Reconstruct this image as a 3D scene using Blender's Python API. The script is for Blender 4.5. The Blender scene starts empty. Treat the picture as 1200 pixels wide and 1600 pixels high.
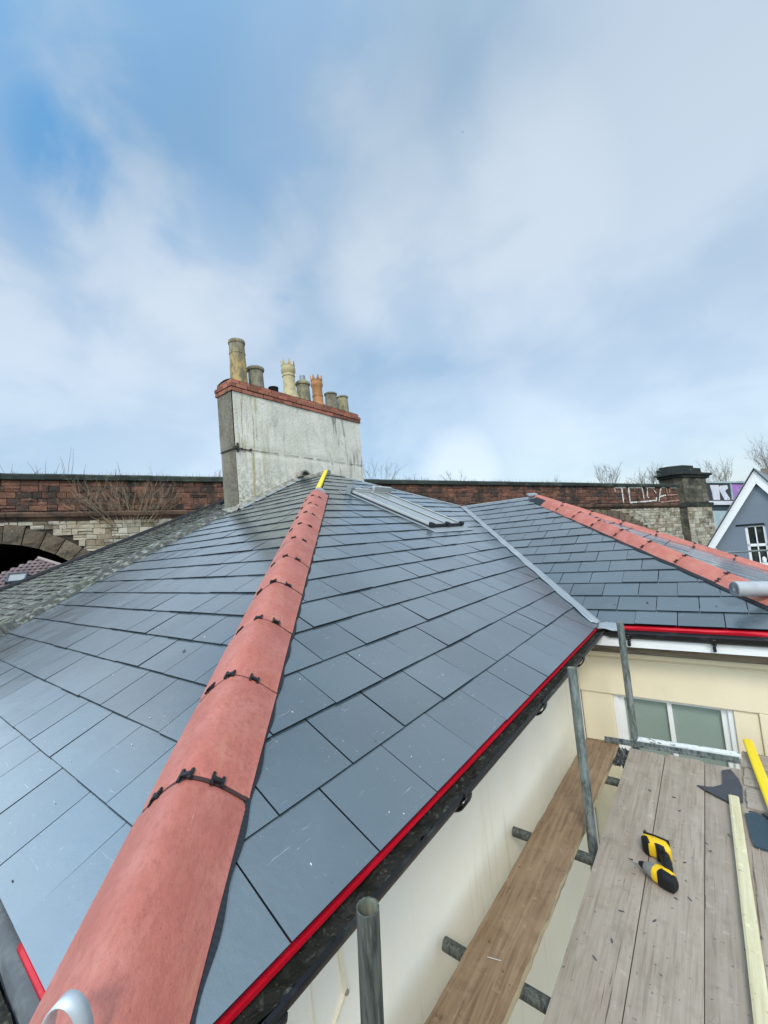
import bpy, math, random
from mathutils import Matrix, Vector, noise as mnoise
from math import radians as rad, sin, cos, pi

SC = bpy.context.scene
COL = SC.collection
# ---------------------------------------------------------------- camera
CA, CB, CC, FPX = .65722343, 1.64489075, -.0915248742, 647.23
RC = Matrix.Rotation(CA, 3, 'Z') @ Matrix.Rotation(CB, 3, 'X') @ Matrix.Rotation(CC, 3, 'Z')
cam = bpy.data.cameras.new('camera'); camo = bpy.data.objects.new('camera', cam); COL.objects.link(camo)
camo.matrix_world = RC.to_4x4()
cam.sensor_fit = 'VERTICAL'; cam.sensor_height = 36; cam.lens = 36 * FPX / 1600
cam.clip_start = .02; cam.clip_end = 5000
SC.camera = camo
# ---------------------------------------------------------------- sun, sky, exposure
SUN_EL, SUN_DIR = rad(42), Vector((.52, -.85, 0)).normalized()
sd = bpy.data.lights.new('sun', 'SUN'); sd.energy = 1.5; sd.angle = rad(14); sd.color = (1, .95, .87)
so = bpy.data.objects.new('sun', sd); COL.objects.link(so)
tosun = (SUN_DIR * cos(SUN_EL) + Vector((0, 0, sin(SUN_EL))))
so.rotation_euler = tosun.to_track_quat('Z', 'Y').to_euler()
SC.view_settings.view_transform = 'Standard'; SC.view_settings.look = 'None'
SC.view_settings.exposure = 0.28; SC.view_settings.gamma = 1.0; SC.view_settings.use_curve_mapping = False

def vray(x, y):
    return RC @ Vector(((x - 600) / FPX, -(y - 800) / FPX, -1.0))

W = bpy.data.worlds.new('World'); SC.world = W; W.use_nodes = True
nt = W.node_tree; nt.nodes.clear()
def wn(t, **k):
    n = nt.nodes.new(t)
    for a, b in k.items(): setattr(n, a, b)
    return n
def wl(a, b): nt.links.new(a, b)
def wmath(op, a, b=None, c=None, clamp=False):
    n = wn('ShaderNodeMath', operation=op, use_clamp=clamp)
    for i, v in enumerate((a, b, c)):
        if v is None: continue
        if isinstance(v, (int, float)): n.inputs[i].default_value = v
        else: wl(v, n.inputs[i])
    return n.outputs[0]
def wvec(op, a, b=None):
    n = wn('ShaderNodeVectorMath', operation=op)
    for i, v in enumerate((a, b)):
        if v is None: continue
        if isinstance(v, (tuple, Vector)): n.inputs[i].default_value = tuple(v)
        else: wl(v, n.inputs[i])
    return n
def wnoise(vec, scale, detail=6, rough=.55, dist=0.0):
    n = wn('ShaderNodeTexNoise'); n.inputs['Scale'].default_value = scale; n.inputs['Detail'].default_value = detail
    n.inputs['Roughness'].default_value = rough; n.inputs['Distortion'].default_value = dist
    wl(vec, n.inputs['Vector']); return n.outputs['Fac']
def wramp(v, lo, hi, a=0.0, b=1.0):
    n = wn('ShaderNodeMapRange', interpolation_type='SMOOTHSTEP'); wl(v, n.inputs['Value'])
    n.inputs['From Min'].default_value = lo; n.inputs['From Max'].default_value = hi
    n.inputs['To Min'].default_value = a; n.inputs['To Max'].default_value = b
    return n.outputs['Result']
def wmix(f, a, b):
    n = wn('ShaderNodeMix', data_type='RGBA')
    wl(f, n.inputs['Factor'])
    for i, v in ((6, a), (7, b)):
        if isinstance(v, tuple): n.inputs[i].default_value = (*v, 1)
        else: wl(v, n.inputs[i])
    return n.outputs[2]
tc = wn('ShaderNodeTexCoord'); D = tc.outputs['Generated']
sky = wn('ShaderNodeTexSky', sky_type='NISHITA', sun_disc=False)
sky.sun_elevation = SUN_EL; sky.sun_rotation = math.atan2(SUN_DIR.x, SUN_DIR.y)
bg1 = wn('ShaderNodeBackground'); bg1.inputs['Strength'].default_value = .05
wl(sky.outputs[0], bg1.inputs['Color'])
sep = wn('ShaderNodeSeparateXYZ'); wl(D, sep.inputs[0])
den = wmath('ADD', wmath('MAXIMUM', sep.outputs['Z'], 0.0), .45)
cmb = wn('ShaderNodeCombineXYZ'); wl(wmath('DIVIDE', sep.outputs['X'], den), cmb.inputs[0])
wl(wmath('DIVIDE', sep.outputs['Y'], den), cmb.inputs[1]); wl(wmath('MULTIPLY', sep.outputs['Z'], .6), cmb.inputs[2])
P = cmb.outputs[0]
n1 = wnoise(P, 1.9, 3, .45, .0); n2 = wnoise(P, 4.4, 6, .52, .25); n3 = wnoise(P, 1.3, 3, .5)
def blob(px, py, inner, outer):     # a soft round patch of sky round one direction, in degrees
    d = vray(px, py).normalized()
    dp = wvec('DOT_PRODUCT', D, tuple(d)).outputs['Value']
    return wramp(dp, cos(rad(outer)), cos(rad(inner)))
holes = None
for (px, py, a, b, s) in ((75, 150, 1, 19, .60), (118, 235, 0, 9, .84), (190, 320, 0, 10, .60), (150, 60, 4, 24, .48), (330, 190, 0, 19, .42), (485, 490, 0, 6, .50), (440, 60, 1, 14, .36), (950, 190, 2, 20, .15), (640, 560, 2, 14, .14), (-300, 200, 5, 30, .3)):
    h = wmath('MULTIPLY', blob(px, py, a, b), s)
    holes = h if holes is None else wmath('MAXIMUM', holes, h)
nz = wmath('ADD', wmath('MULTIPLY', n2, .55), wmath('MULTIPLY', n1, .45))
hole = wmath('MULTIPLY', holes, wramp(nz, .38, .54, 1.15, .22), clamp=True)
bright = wramp(wmath('ADD', wmath('MULTIPLY', n1, .65), wmath('MULTIPLY', n2, .35)), .40, .62)
lift = None
for (px, py, a, b, s) in ((60, 420, 3, 20, .75), (310, 450, 2, 13, .95), (650, 400, 1, 14, .75), (820, 360, 3, 16, .7), (1120, 350, 3, 26, .45), (260, 610, 3, 22, .5), (940, 660, 2, 16, .55), (720, 735, 1, 7, .8), (520, 230, 2, 14, .4), (1160, 690, 2, 12, .5)):
    h = wmath('MULTIPLY', blob(px, py, a, b), s)
    lift = h if lift is None else wmath('MAXIMUM', lift, h)
bb = wmath('ADD', wmath('MULTIPLY', bright, .48), wmath('MULTIPLY', lift, .72), clamp=True)
ccol = wmix(bb, (.245, .340, .425), (.490, .545, .585))
ccol = wmix(hole, ccol, (.070, .235, .450))
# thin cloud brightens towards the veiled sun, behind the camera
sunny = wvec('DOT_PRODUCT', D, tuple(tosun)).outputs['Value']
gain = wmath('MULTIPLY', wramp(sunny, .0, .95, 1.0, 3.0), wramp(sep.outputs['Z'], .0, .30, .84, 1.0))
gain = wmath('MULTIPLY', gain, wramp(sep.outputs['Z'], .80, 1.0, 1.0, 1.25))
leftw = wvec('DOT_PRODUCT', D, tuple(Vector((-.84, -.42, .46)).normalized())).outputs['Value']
gain = wmath('MULTIPLY', gain, wramp(leftw, .85, .985, 1.0, 3.4))  # unseen bright sky patch added left of view, for sheen on the slates
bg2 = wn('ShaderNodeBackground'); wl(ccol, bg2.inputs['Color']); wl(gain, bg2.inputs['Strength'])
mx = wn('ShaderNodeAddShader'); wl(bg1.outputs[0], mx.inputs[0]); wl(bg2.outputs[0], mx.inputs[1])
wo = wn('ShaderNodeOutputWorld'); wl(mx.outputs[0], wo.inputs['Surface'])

# ---------------------------------------------------------------- helpers
R0 = random.Random(7)
WORG = {}                       # world origin of each object

def tag(o, label=None, cat=None, group=None, kind=None):
    if label: o['label'] = label
    if cat: o['category'] = cat
    if group: o['group'] = group
    if kind: o['kind'] = kind
    return o
def thing(name, loc, label, cat, group=None):
    o = bpy.data.objects.new(name, None); COL.objects.link(o); o.location = loc; o.empty_display_size = .1
    WORG[o.name] = Vector(loc); return tag(o, label, cat, group)

class MB:
    def __init__(s): s.v = []; s.f = []; s.m = []; s.sm = []; s.r = []
    def face(s, pts, m=0, r=0.0, smooth=False):
        i = len(s.v); s.v += [Vector(p) for p in pts]; s.f.append(tuple(range(i, i + len(pts)))); s.m.append(m); s.r.append(r); s.sm.append(smooth)
    def grid(s, rows, m=0, r=0.0, smooth=True, closed=False):
        i = len(s.v); n = len(rows[0])
        for q in rows: s.v += [Vector(p) for p in q]
        for a in range(len(rows) - 1):
            for b in range(n if closed else n - 1):
                c = (b + 1) % n
                s.f.append((i + a * n + b, i + a * n + c, i + (a + 1) * n + c, i + (a + 1) * n + b)); s.m.append(m); s.r.append(r); s.sm.append(smooth)
    def hexa(s, p, m=0, r=0.0):          # 8 corners: bottom 4 (ccw), top 4
        i = len(s.v); s.v += [Vector(q) for q in p]
        for f in ((3, 2, 1, 0), (4, 5, 6, 7), (0, 1, 5, 4), (1, 2, 6, 5), (2, 3, 7, 6), (3, 0, 4, 7)):
            s.f.append(tuple(i + k for k in f)); s.m.append(m); s.r.append(r); s.sm.append(False)
    def box(s, a, b, m=0, r=0.0):
        x0, y0, z0 = a; x1, y1, z1 = b
        s.hexa([(x0, y0, z0), (x1, y0, z0), (x1, y1, z0), (x0, y1, z0), (x0, y0, z1), (x1, y0, z1), (x1, y1, z1), (x0, y1, z1)], m, r)
    def obox(s, c, ax, ay, az, m=0, r=0.0):   # centre + half-axis vectors
        c = Vector(c); ax = Vector(ax); ay = Vector(ay); az = Vector(az)
        s.hexa([c - ax - ay - az, c + ax - ay - az, c + ax + ay - az, c - ax + ay - az, c - ax - ay + az, c + ax - ay + az, c + ax + ay + az, c - ax + ay + az], m, r)
    def prism(s, poly, lift, m=0, r=0.0, m2=None):   # poly: 3D points, lift vector
        lo = [Vector(p) for p in poly]; hi = [p + Vector(lift) for p in lo]; n = len(lo)
        s.face(hi, m, r); s.face(lo[::-1], m, r)
        for k in range(n): s.face([lo[k], lo[(k + 1) % n], hi[(k + 1) % n], hi[k]], m if m2 is None else m2, r)
    def ring(s, c, ax, ay, r0, n=20): return [Vector(c) + Vector(ax) * cos(2 * pi * k / n) * r0 + Vector(ay) * sin(2 * pi * k / n) * r0 for k in range(n)]
    def tube(s, p0, p1, r0, r1=None, n=20, wall=None, m=0, mi=None, smooth=True, rr=0.0):
        p0 = Vector(p0); p1 = Vector(p1); r1 = r0 if r1 is None else r1
        d = (p1 - p0).normalized(); ax = d.orthogonal().normalized(); ay = d.cross(ax)
        s.grid([s.ring(p0, ax, ay, r0, n), s.ring(p1, ax, ay, r1, n)], m, rr, smooth, True)
        if wall:
            s.grid([s.ring(p1, ax, ay, r1 - wall, n), s.ring(p0, ax, ay, r0 - wall, n)], mi if mi is not None else m, rr, smooth, True)
            for p, q, fl in ((p0, r0, 1), (p1, r1, 0)):
                a = s.ring(p, ax, ay, q, n); b = s.ring(p, ax, ay, q - wall, n)
                s.grid([b, a] if fl else [a, b], m, rr, False, True)
        else:
            s.face(s.ring(p0, ax, ay, r0, n)[::-1], m, rr); s.face(s.ring(p1, ax, ay, r1, n), m, rr)
    def lathe(s, c, prof, n=24, m=0, ax=(1, 0, 0), ay=(0, 1, 0), az=(0, 0, 1), rr=0.0):
        rows = [[Vector(c) + Vector(az) * z + Vector(ax) * cos(2 * pi * k / n) * q + Vector(ay) * sin(2 * pi * k / n) * q for k in range(n)] for q, z in prof]
        s.grid(rows, m, rr, True, True)
    def build(s, name, mats, parent=None, org=None, bevel=0, sharp=35):
        if not isinstance(mats, (list, tuple)): mats = [mats]
        if parent is not None and org is None: org = WORG[parent.name]
        org = Vector(org or (0, 0, 0))
        me = bpy.data.meshes.new(name); me.from_pydata([tuple(p - org) for p in s.v], [], s.f)
        for q in mats: me.materials.append(q)
        for k, p in enumerate(me.polygons): p.material_index = s.m[k]; p.use_smooth = s.sm[k]
        at = me.attributes.new('rnd', 'FLOAT', 'FACE')
        for k, v in enumerate(s.r): at.data[k].value = v
        me.update()
        if any(s.sm): me.set_sharp_from_angle(angle=rad(sharp))
        o = bpy.data.objects.new(name, me); COL.objects.link(o); WORG[o.name] = org
        if parent is not None:
            o.parent = parent; o.location = org - WORG[parent.name]
        else: o.location = org
        if bevel:
            b = o.modifiers.new('bevel', 'BEVEL'); b.width = bevel; b.segments = 2; b.limit_method = 'ANGLE'; b.angle_limit = rad(40)
        return o

# ---------------------------------------------------------------- materials
def mat(name, base, rough=.7, spec=.5, metal=0.0, layers=(), bump=0.0, bscale=20, bstretch=(1, 1, 1), bdetail=6, attr=0.0, orand=0.0, rvar=0.0, bump2=0.0, b2scale=3, space='Object', ior=1.5):
    m = bpy.data.materials.new(name); m.use_nodes = True; t = m.node_tree; N = t.nodes; L = t.links
    b = N['Principled BSDF']; b.inputs['Roughness'].default_value = rough; b.inputs['Specular IOR Level'].default_value = spec; b.inputs['Metallic'].default_value = metal; b.inputs['IOR'].default_value = ior
    tcn = N.new('ShaderNodeTexCoord'); co = tcn.outputs[space]
    oi = N.new('ShaderNodeObjectInfo')
    ofs = N.new('ShaderNodeVectorMath'); ofs.operation = 'SCALE'; ofs.inputs[0].default_value = (31.7, 17.3, 23.1); L.new(oi.outputs['Random'], ofs.inputs['Scale'])
    add = N.new('ShaderNodeVectorMath'); add.operation = 'ADD'; L.new(co, add.inputs[0]); L.new(ofs.outputs[0], add.inputs[1]); co = add.outputs[0]
    def noise(scale, stretch, detail, ro=.6, seed=0, dist=0):
        mp = N.new('ShaderNodeMapping'); mp.inputs['Scale'].default_value = stretch; mp.inputs['Location'].default_value = (seed * 3.1, seed * 1.7, seed * 2.3); L.new(co, mp.inputs['Vector'])
        n = N.new('ShaderNodeTexNoise'); n.inputs['Scale'].default_value = scale; n.inputs['Detail'].default_value = detail; n.inputs['Roughness'].default_value = ro; n.inputs['Distortion'].default_value = dist
        L.new(mp.outputs[0], n.inputs['Vector']); return n.outputs['Fac']
    def mr(v, lo, hi, a=0., c=1.):
        n = N.new('ShaderNodeMapRange'); L.new(v, n.inputs['Value']); n.inputs['From Min'].default_value = lo; n.inputs['From Max'].default_value = hi; n.inputs['To Min'].default_value = a; n.inputs['To Max'].default_value = c; return n.outputs['Result']
    def mix(f, a, c, blend='MIX'):
        n = N.new('ShaderNodeMix'); n.data_type = 'RGBA'; n.blend_type = blend
        if isinstance(f, float): n.inputs['Factor'].default_value = f
        else: L.new(f, n.inputs['Factor'])
        for i, v in ((6, a), (7, c)):
            if isinstance(v, tuple): n.inputs[i].default_value = (*v, 1)
            else: L.new(v, n.inputs[i])
        return n.outputs[2]
    rgb = N.new('ShaderNodeRGB'); rgb.outputs[0].default_value = (*base, 1); c = rgb.outputs[0]
    if attr:
        a = N.new('ShaderNodeAttribute'); a.attribute_name = 'rnd'
        v = mr(a.outputs['Fac'], 0, 1, 1 - attr, 1 + attr); hsv = N.new('ShaderNodeHueSaturation'); L.new(c, hsv.inputs['Color']); L.new(v, hsv.inputs['Value'])
        hsv.inputs['Fac'].default_value = 1; c = hsv.outputs[0]
    if orand:
        v = mr(oi.outputs['Random'], 0, 1, 1 - orand, 1 + orand); hsv = N.new('ShaderNodeHueSaturation'); L.new(c, hsv.inputs['Color']); L.new(v, hsv.inputs['Value']); c = hsv.outputs[0]
    for k, ly in enumerate(layers):
        if 'attr' in ly:     # per-block colour choice
            a = N.new('ShaderNodeAttribute'); a.attribute_name = 'rnd'
            f = mr(a.outputs['Fac'], ly['lo'], ly['hi'], 0, ly.get('fac', 1))
        elif 'brick' in ly:
            mp = N.new('ShaderNodeMapping'); mp.inputs['Scale'].default_value = ly['brick']; L.new(co, mp.inputs['Vector'])
            f = mr(mp.outputs[0], 0, 1)
        elif 'voro' in ly:
            mp = N.new('ShaderNodeMapping'); mp.inputs['Scale'].default_value = ly.get('stretch', (1, 1, 1)); L.new(co, mp.inputs['Vector'])
            n = N.new('ShaderNodeTexVoronoi'); n.inputs['Scale'].default_value = ly['voro']; L.new(mp.outputs[0], n.inputs['Vector'])
            f = mr(n.outputs['Distance'], ly['lo'], ly['hi'], ly.get('fac', 1), 0)
        else:
            f = mr(noise(ly['scale'], ly.get('stretch', (1, 1, 1)), ly.get('detail', 5), ly.get('ro', .6), k + 1, ly.get('dist', 0)), ly['lo'], ly['hi'], 0, ly.get('fac', 1))
        if 'where' in ly:      # confine a stain to a zone: (axis, lo, hi) in object space
            for (axis, lo, hi) in ly['where']:
                sp = N.new('ShaderNodeSeparateXYZ'); L.new(tcn.outputs['Object'], sp.inputs[0])
                g = mr(sp.outputs[axis], lo, hi, 0, 1)
                mm = N.new('ShaderNodeMath'); mm.operation = 'MULTIPLY'; L.new(f, mm.inputs[0]); L.new(g, mm.inputs[1]); f = mm.outputs[0]
        c = mix(f, c, ly['c'], ly.get('blend', 'MIX'))
    L.new(c, b.inputs['Base Color'])
    if rvar:
        L.new(mr(noise(6, (1, 1, 1), 5, .6, 9), .3, .7, max(0, rough - rvar), min(1, rough + rvar)), b.inputs['Roughness'])
    nrm = None
    if bump2:
        bn = N.new('ShaderNodeBump'); bn.inputs['Strength'].default_value = 1; bn.inputs['Distance'].default_value = bump2; L.new(noise(b2scale, (1, 1, 1), 3, .5, 12), bn.inputs['Height']); nrm = bn.outputs[0]
    if bump:
        bn = N.new('ShaderNodeBump'); bn.inputs['Strength'].default_value = 1; bn.inputs['Distance'].default_value = bump; L.new(noise(bscale, bstretch, bdetail, .65, 11), bn.inputs['Height'])
        if nrm: L.new(nrm, bn.inputs['Normal'])
        nrm = bn.outputs[0]
    if nrm: L.new(nrm, b.inputs['Normal'])
    return m

M = {}
M['slate'] = mat('slate', (.052, .074, .084), rough=.21, spec=.5, ior=2.45, attr=.24, rvar=.06, bump=.0009, bscale=28, bump2=.004, b2scale=2.6,
    layers=[dict(c=(.086, .113, .124), scale=2.3, lo=.42, hi=.72, fac=.5), dict(c=(.030, .041, .053), scale=1.1, lo=.5, hi=.75, fac=.45),
            dict(c=(.36, .40, .44), scale=9, stretch=(1, .35, 1), lo=.66, hi=.86, fac=.4, detail=9, ro=.75),
            dict(c=(.55, .57, .58), scale=34, lo=.72, hi=.80, fac=.22, detail=6, ro=.8), dict(c=(.35, .37, .38), scale=120, stretch=(1, .08, 1), lo=.68, hi=.74, fac=.5, detail=3), dict(c=(.35, .37, .38), scale=90, stretch=(.07, 1, 1), lo=.69, hi=.75, fac=.45, detail=3), dict(c=(.02, .022, .025), voro=4.0, lo=.006, hi=.012, fac=.9)])
M['slate_edge'] = mat('slate_edge', (.014, .018, .023), rough=.8, spec=.2)  # dark cut edges, taken near-black to paint in the shadow gap between courses
M['gap_shade'] = mat('slate_gap_shade', (.012, .014, .017), rough=.9, spec=.1)  # dark sheet below the slates, painted as the shadow in their joints
M['underlay_red'] = mat('red_felt', (.56, .006, .020), rough=.42, spec=.4, bump=.003, bscale=9, layers=[dict(c=(.85, .12, .16), scale=60, lo=.62, hi=.8, fac=.35), dict(c=(.42, .004, .012), scale=5, lo=.5, hi=.8, fac=.5)])
M['terracotta'] = mat('terracotta', (.405, .118, .082), rough=.55, spec=.5, orand=.10, bump=.0016, bscale=130, bdetail=4, bump2=.006, b2scale=5,
    layers=[dict(c=(.49, .185, .142), scale=7, lo=.42, hi=.66, fac=.75), dict(c=(.30, .075, .052), scale=5, lo=.50, hi=.72, fac=.5), dict(c=(.30, .085, .060), scale=60, lo=.48, hi=.66, fac=.5, detail=5),
            dict(c=(.28, .060, .040), scale=170, lo=.60, hi=.72, fac=.55, detail=2), dict(c=(.72, .50, .44), scale=26, stretch=(4, .6, 1), lo=.70, hi=.80, fac=.5),
            dict(c=(.50, .33, .17), scale=3, stretch=(6, 1, 1), lo=.58, hi=.74, fac=.35)])
M['rubber'] = mat('black_plastic', (.009, .009, .010), rough=.42, spec=.4)
M['seal'] = mat('joint_seal', (.050, .018, .014), rough=.7)
M['roll'] = mat('hip_roll', (.016, .019, .023), rough=.7, spec=.3)
M['gutter'] = mat('black_gutter', (.010, .011, .013), rough=.4, spec=.4, layers=[dict(c=(.10, .11, .10), scale=8, lo=.55, hi=.8, fac=.5)])
M['debris'] = mat('gutter_debris', (.030, .030, .025), rough=.95, spec=.15, bump=.012, bscale=55, layers=[dict(c=(.14, .14, .115), scale=45, lo=.56, hi=.68, fac=.75), dict(c=(.018, .020, .014), scale=16, lo=.5, hi=.65), dict(c=(.16, .11, .06), scale=80, lo=.62, hi=.7, fac=.7)])
M['cream'] = mat('cream_render', (.80, .73, .60), rough=.8, spec=.25, bump=.0015, bscale=90, bump2=.01, b2scale=1.2,
    layers=[dict(c=(.74, .64, .48), scale=1.6, stretch=(1, 1, .4), lo=.5, hi=.8, fac=.4), dict(c=(.50, .42, .31), scale=6, stretch=(3, 3, .2), lo=.58, hi=.78, fac=.42), dict(c=(.40, .34, .26), scale=38, lo=.70, hi=.78, fac=.5, detail=3), dict(c=(.84, .82, .76), scale=.9, lo=.5, hi=.7, fac=.4)])
M['cream2'] = mat('cream_render_yellow', (.78, .68, .49), rough=.8, spec=.25, bump=.0018, bscale=70, bump2=.008, b2scale=2,
    layers=[dict(c=(.70, .58, .38), scale=2, stretch=(1, 1, .5), lo=.5, hi=.8, fac=.5), dict(c=(.34, .29, .21), scale=60, lo=.74, hi=.8, fac=.5, detail=2), dict(c=(.50, .42, .30), scale=2.2, stretch=(1, 1, .6), lo=.56, hi=.78, fac=.35)])
M['white_paint'] = mat('white_paint', (.78, .78, .76), rough=.5, spec=.4, layers=[dict(c=(.52, .52, .48), scale=5, stretch=(1, 1, 4), lo=.55, hi=.8, fac=.4)])
M['soffit'] = mat('soffit', (.42, .36, .27), rough=.8, layers=[dict(c=(.10, .09, .07), scale=4, stretch=(1, 3, 1), lo=.45, hi=.7, fac=.7)])
M['chim'] = mat('chimney_render', (.61, .57, .475), rough=.88, spec=.2, bump=.012, bscale=22, bump2=.02, b2scale=2.0,
    layers=[dict(c=(.76, .72, .62), scale=3, lo=.46, hi=.68, fac=.7), dict(c=(.36, .36, .32), scale=3.2, stretch=(2.5, 2.5, .22), lo=.54, hi=.74, fac=.7), dict(c=(.24, .235, .20), scale=9, stretch=(1.3, 1.3, .3), lo=.60, hi=.76, fac=.6),
            dict(c=(.20, .20, .165), scale=46, lo=.60, hi=.68, fac=.65, detail=3), dict(c=(.82, .81, .76), scale=24, lo=.64, hi=.74, fac=.5),
            dict(c=(.22, .215, .165), scale=17, lo=.44, hi=.58, fac=.85, where=[(2, 9.35, 8.5)]),
            dict(c=(.36, .31, .14), scale=7, stretch=(1, 2.6, .22), lo=.53, hi=.62, fac=.85, where=[(1, .85, .35)]), dict(c=(.15, .145, .12), scale=5, stretch=(1, 1.5, .25), lo=.56, hi=.68, fac=.8, where=[(1, 1.9, 2.3)]),])
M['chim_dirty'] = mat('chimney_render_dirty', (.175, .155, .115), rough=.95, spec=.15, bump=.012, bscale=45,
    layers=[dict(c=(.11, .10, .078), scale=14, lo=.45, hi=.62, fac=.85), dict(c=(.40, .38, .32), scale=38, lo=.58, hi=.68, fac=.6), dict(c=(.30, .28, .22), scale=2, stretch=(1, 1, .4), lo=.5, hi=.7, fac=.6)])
M['mortar'] = mat('mortar', (.34, .32, .27), rough=.95, spec=.15, bump=.01, bscale=40, layers=[dict(c=(.15, .145, .115), scale=12, lo=.42, hi=.60, fac=.8)])
M['brick'] = mat('red_brick', (.29, .105, .070), rough=.9, spec=.2, attr=.5, bump=.004, bscale=60, layers=[dict(c=(.20, .12, .08), scale=9, lo=.5, hi=.7, fac=.7), dict(c=(.46, .26, .17), scale=30, lo=.6, hi=.72, fac=.5), dict(c=(.26, .25, .08), scale=6, lo=.6, hi=.72, fac=.5)])
M['brickmortar'] = mat('brick_mortar', (.075, .062, .052), rough=.95, spec=.1)
POTL = [dict(c=(.12, .11, .08), scale=11, stretch=(1, 1, .5), lo=.46, hi=.60, fac=.85), dict(c=(.06, .055, .04), scale=40, lo=.56, hi=.66, fac=.6), dict(c=(.42, .40, .30), scale=26, lo=.62, hi=.70, fac=.5)]
M['pot_buff'] = mat('pot_buff', (.42, .29, .105), rough=.8, bump=.006, bscale=30, layers=[dict(c=(.20, .19, .15), scale=3, stretch=(1, 1, 1), lo=.40, hi=.60, fac=.75, where=[(2, .35, .55)])] + POTL[:1])
M['pot_grey'] = mat('pot_grey', (.24, .215, .15), rough=.9, bump=.008, bscale=30, layers=POTL)
M['pot_cream'] = mat('pot_cream', (.47, .39, .21), rough=.75, bump=.005, bscale=30, layers=[dict(c=(.17, .15, .09), scale=12, lo=.5, hi=.7, fac=.7)])
M['pot_orange'] = mat('pot_orange', (.42, .19, .065), rough=.7, bump=.005, bscale=30, layers=[dict(c=(.14, .08, .05), scale=12, lo=.50, hi=.7, fac=.7)])
M['pot_olive'] = mat('pot_olive', (.30, .26, .15), rough=.85, bump=.006, bscale=30, layers=POTL)
M['soot'] = mat('soot', (.012, .012, .012), rough=1, spec=.1)
M['zinc'] = mat('zinc', (.25, .27, .28), rough=.5, metal=.5)
M['moss'] = mat('mossy_slate', (.125, .126, .110), rough=.95, spec=.15, attr=.4, bump=.016, bscale=34, space='Object',
    layers=[dict(c=(.31, .31, .26), scale=13, lo=.50, hi=.64, fac=.8), dict(c=(.045, .045, .040), scale=9, stretch=(1, 1, 1), lo=.54, hi=.66, fac=.75), dict(c=(.15, .17, .06), scale=5, lo=.58, hi=.72, fac=.7), dict(c=(.40, .41, .35), scale=50, lo=.63, hi=.7, fac=.6)])
M['lead'] = mat('lead_sheet', (.27, .295, .31), rough=.5, spec=.5, metal=.2, bump=.004, bscale=9, layers=[dict(c=(.40, .42, .43), scale=5, lo=.5, hi=.7, fac=.6), dict(c=(.14, .16, .19), scale=9, lo=.6, hi=.75, fac=.5)])
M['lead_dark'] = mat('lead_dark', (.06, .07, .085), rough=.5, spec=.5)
M['galv'] = mat('galvanised_steel', (.30, .33, .33), rough=.48, metal=.65, spec=.5, bump=.0012, bscale=30,
    layers=[dict(c=(.085, .11, .10), scale=42, stretch=(1, 1, .22), lo=.40, hi=.62, fac=.9), dict(c=(.46, .47, .42), scale=90, stretch=(1, 1, .35), lo=.56, hi=.68, fac=.6), dict(c=(.20, .085, .05), scale=14, lo=.66, hi=.74, fac=.7), dict(c=(.16, .20, .17), scale=5, lo=.45, hi=.65, fac=.5)])
M['galv_dark'] = mat('galvanised_dark', (.105, .112, .098), rough=.65, metal=.25, spec=.4, bump=.0014, bscale=40,
    layers=[dict(c=(.030, .036, .030), scale=70, stretch=(1.5, 1.5, .10), lo=.42, hi=.62, fac=.9), dict(c=(.27, .28, .24), scale=90, stretch=(1.4, 1.4, .10), lo=.56, hi=.72, fac=.6), dict(c=(.19, .07, .045), scale=9, lo=.68, hi=.76, fac=.7)])
M['galv_in'] = mat('tube_inside', (.30, .31, .24), rough=.7, layers=[dict(c=(.12, .13, .09), scale=20, stretch=(1, 1, .3), lo=.45, hi=.65)])
M['galv_bright'] = mat('galvanised_bright', (.55, .58, .60), rough=.5, metal=.45, spec=.5, layers=[dict(c=(.74, .76, .77), scale=30, lo=.5, hi=.62, fac=.6), dict(c=(.35, .37, .38), scale=8, lo=.55, hi=.7, fac=.5)])
M['flaky'] = mat('flaky_white', (.62, .64, .62), rough=.7, bump=.006, bscale=60, layers=[dict(c=(.17, .19, .17), scale=38, stretch=(.6, 1, 1), lo=.55, hi=.61), dict(c=(.40, .43, .42), scale=9, lo=.5, hi=.7, fac=.6)])
def wood(name, base, dark, light, ylong=True, extra=()):
    st = (1, .05, 1) if ylong else (.05, 1, 1)
    st2 = (1, .12, 1) if ylong else (.12, 1, 1)
    return mat(name, base, rough=.85, spec=.2, orand=.08, bump=.0022, bscale=95, bstretch=st, bump2=.004, b2scale=3,
        layers=[dict(c=light, scale=55, stretch=st, lo=.42, hi=.66, fac=.55, dist=.4), dict(c=dark, scale=70, stretch=st, lo=.50, hi=.68, fac=.62, dist=.6),
                dict(c=dark, scale=9, stretch=st2, lo=.50, hi=.78, fac=.5), dict(c=light, scale=4.2, lo=.42, hi=.72, fac=.5), dict(c=dark, scale=13, lo=.54, hi=.70, fac=.35), dict(c=tuple(v * .35 for v in dark), scale=48, lo=.66, hi=.72, fac=.7, detail=3), dict(c=tuple(min(1, v * 1.25) for v in light), scale=21, lo=.62, hi=.72, fac=.5), dict(c=tuple(v * .35 for v in dark), voro=5.2, stretch=(1, .55, 1), lo=.012, hi=.05, fac=.8)] + list(extra))
M['board'] = wood('weathered_board', (.330, .270, .208), (.190, .148, .110), (.41, .35, .285), extra=[dict(c=(.33, .245, .20), scale=2.2, stretch=(1, .4, 1), lo=.50, hi=.72, fac=.5), dict(c=(.08, .06, .05), scale=26, stretch=(1, .02, 1), lo=.675, hi=.69, fac=.85), dict(c=(.08, .06, .05), scale=48, stretch=(1, .03, 1), lo=.70, hi=.712, fac=.8)])
M['board_x'] = wood('weathered_board_cross', (.31, .26, .205), (.18, .14, .105), (.40, .345, .285), ylong=False)
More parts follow.
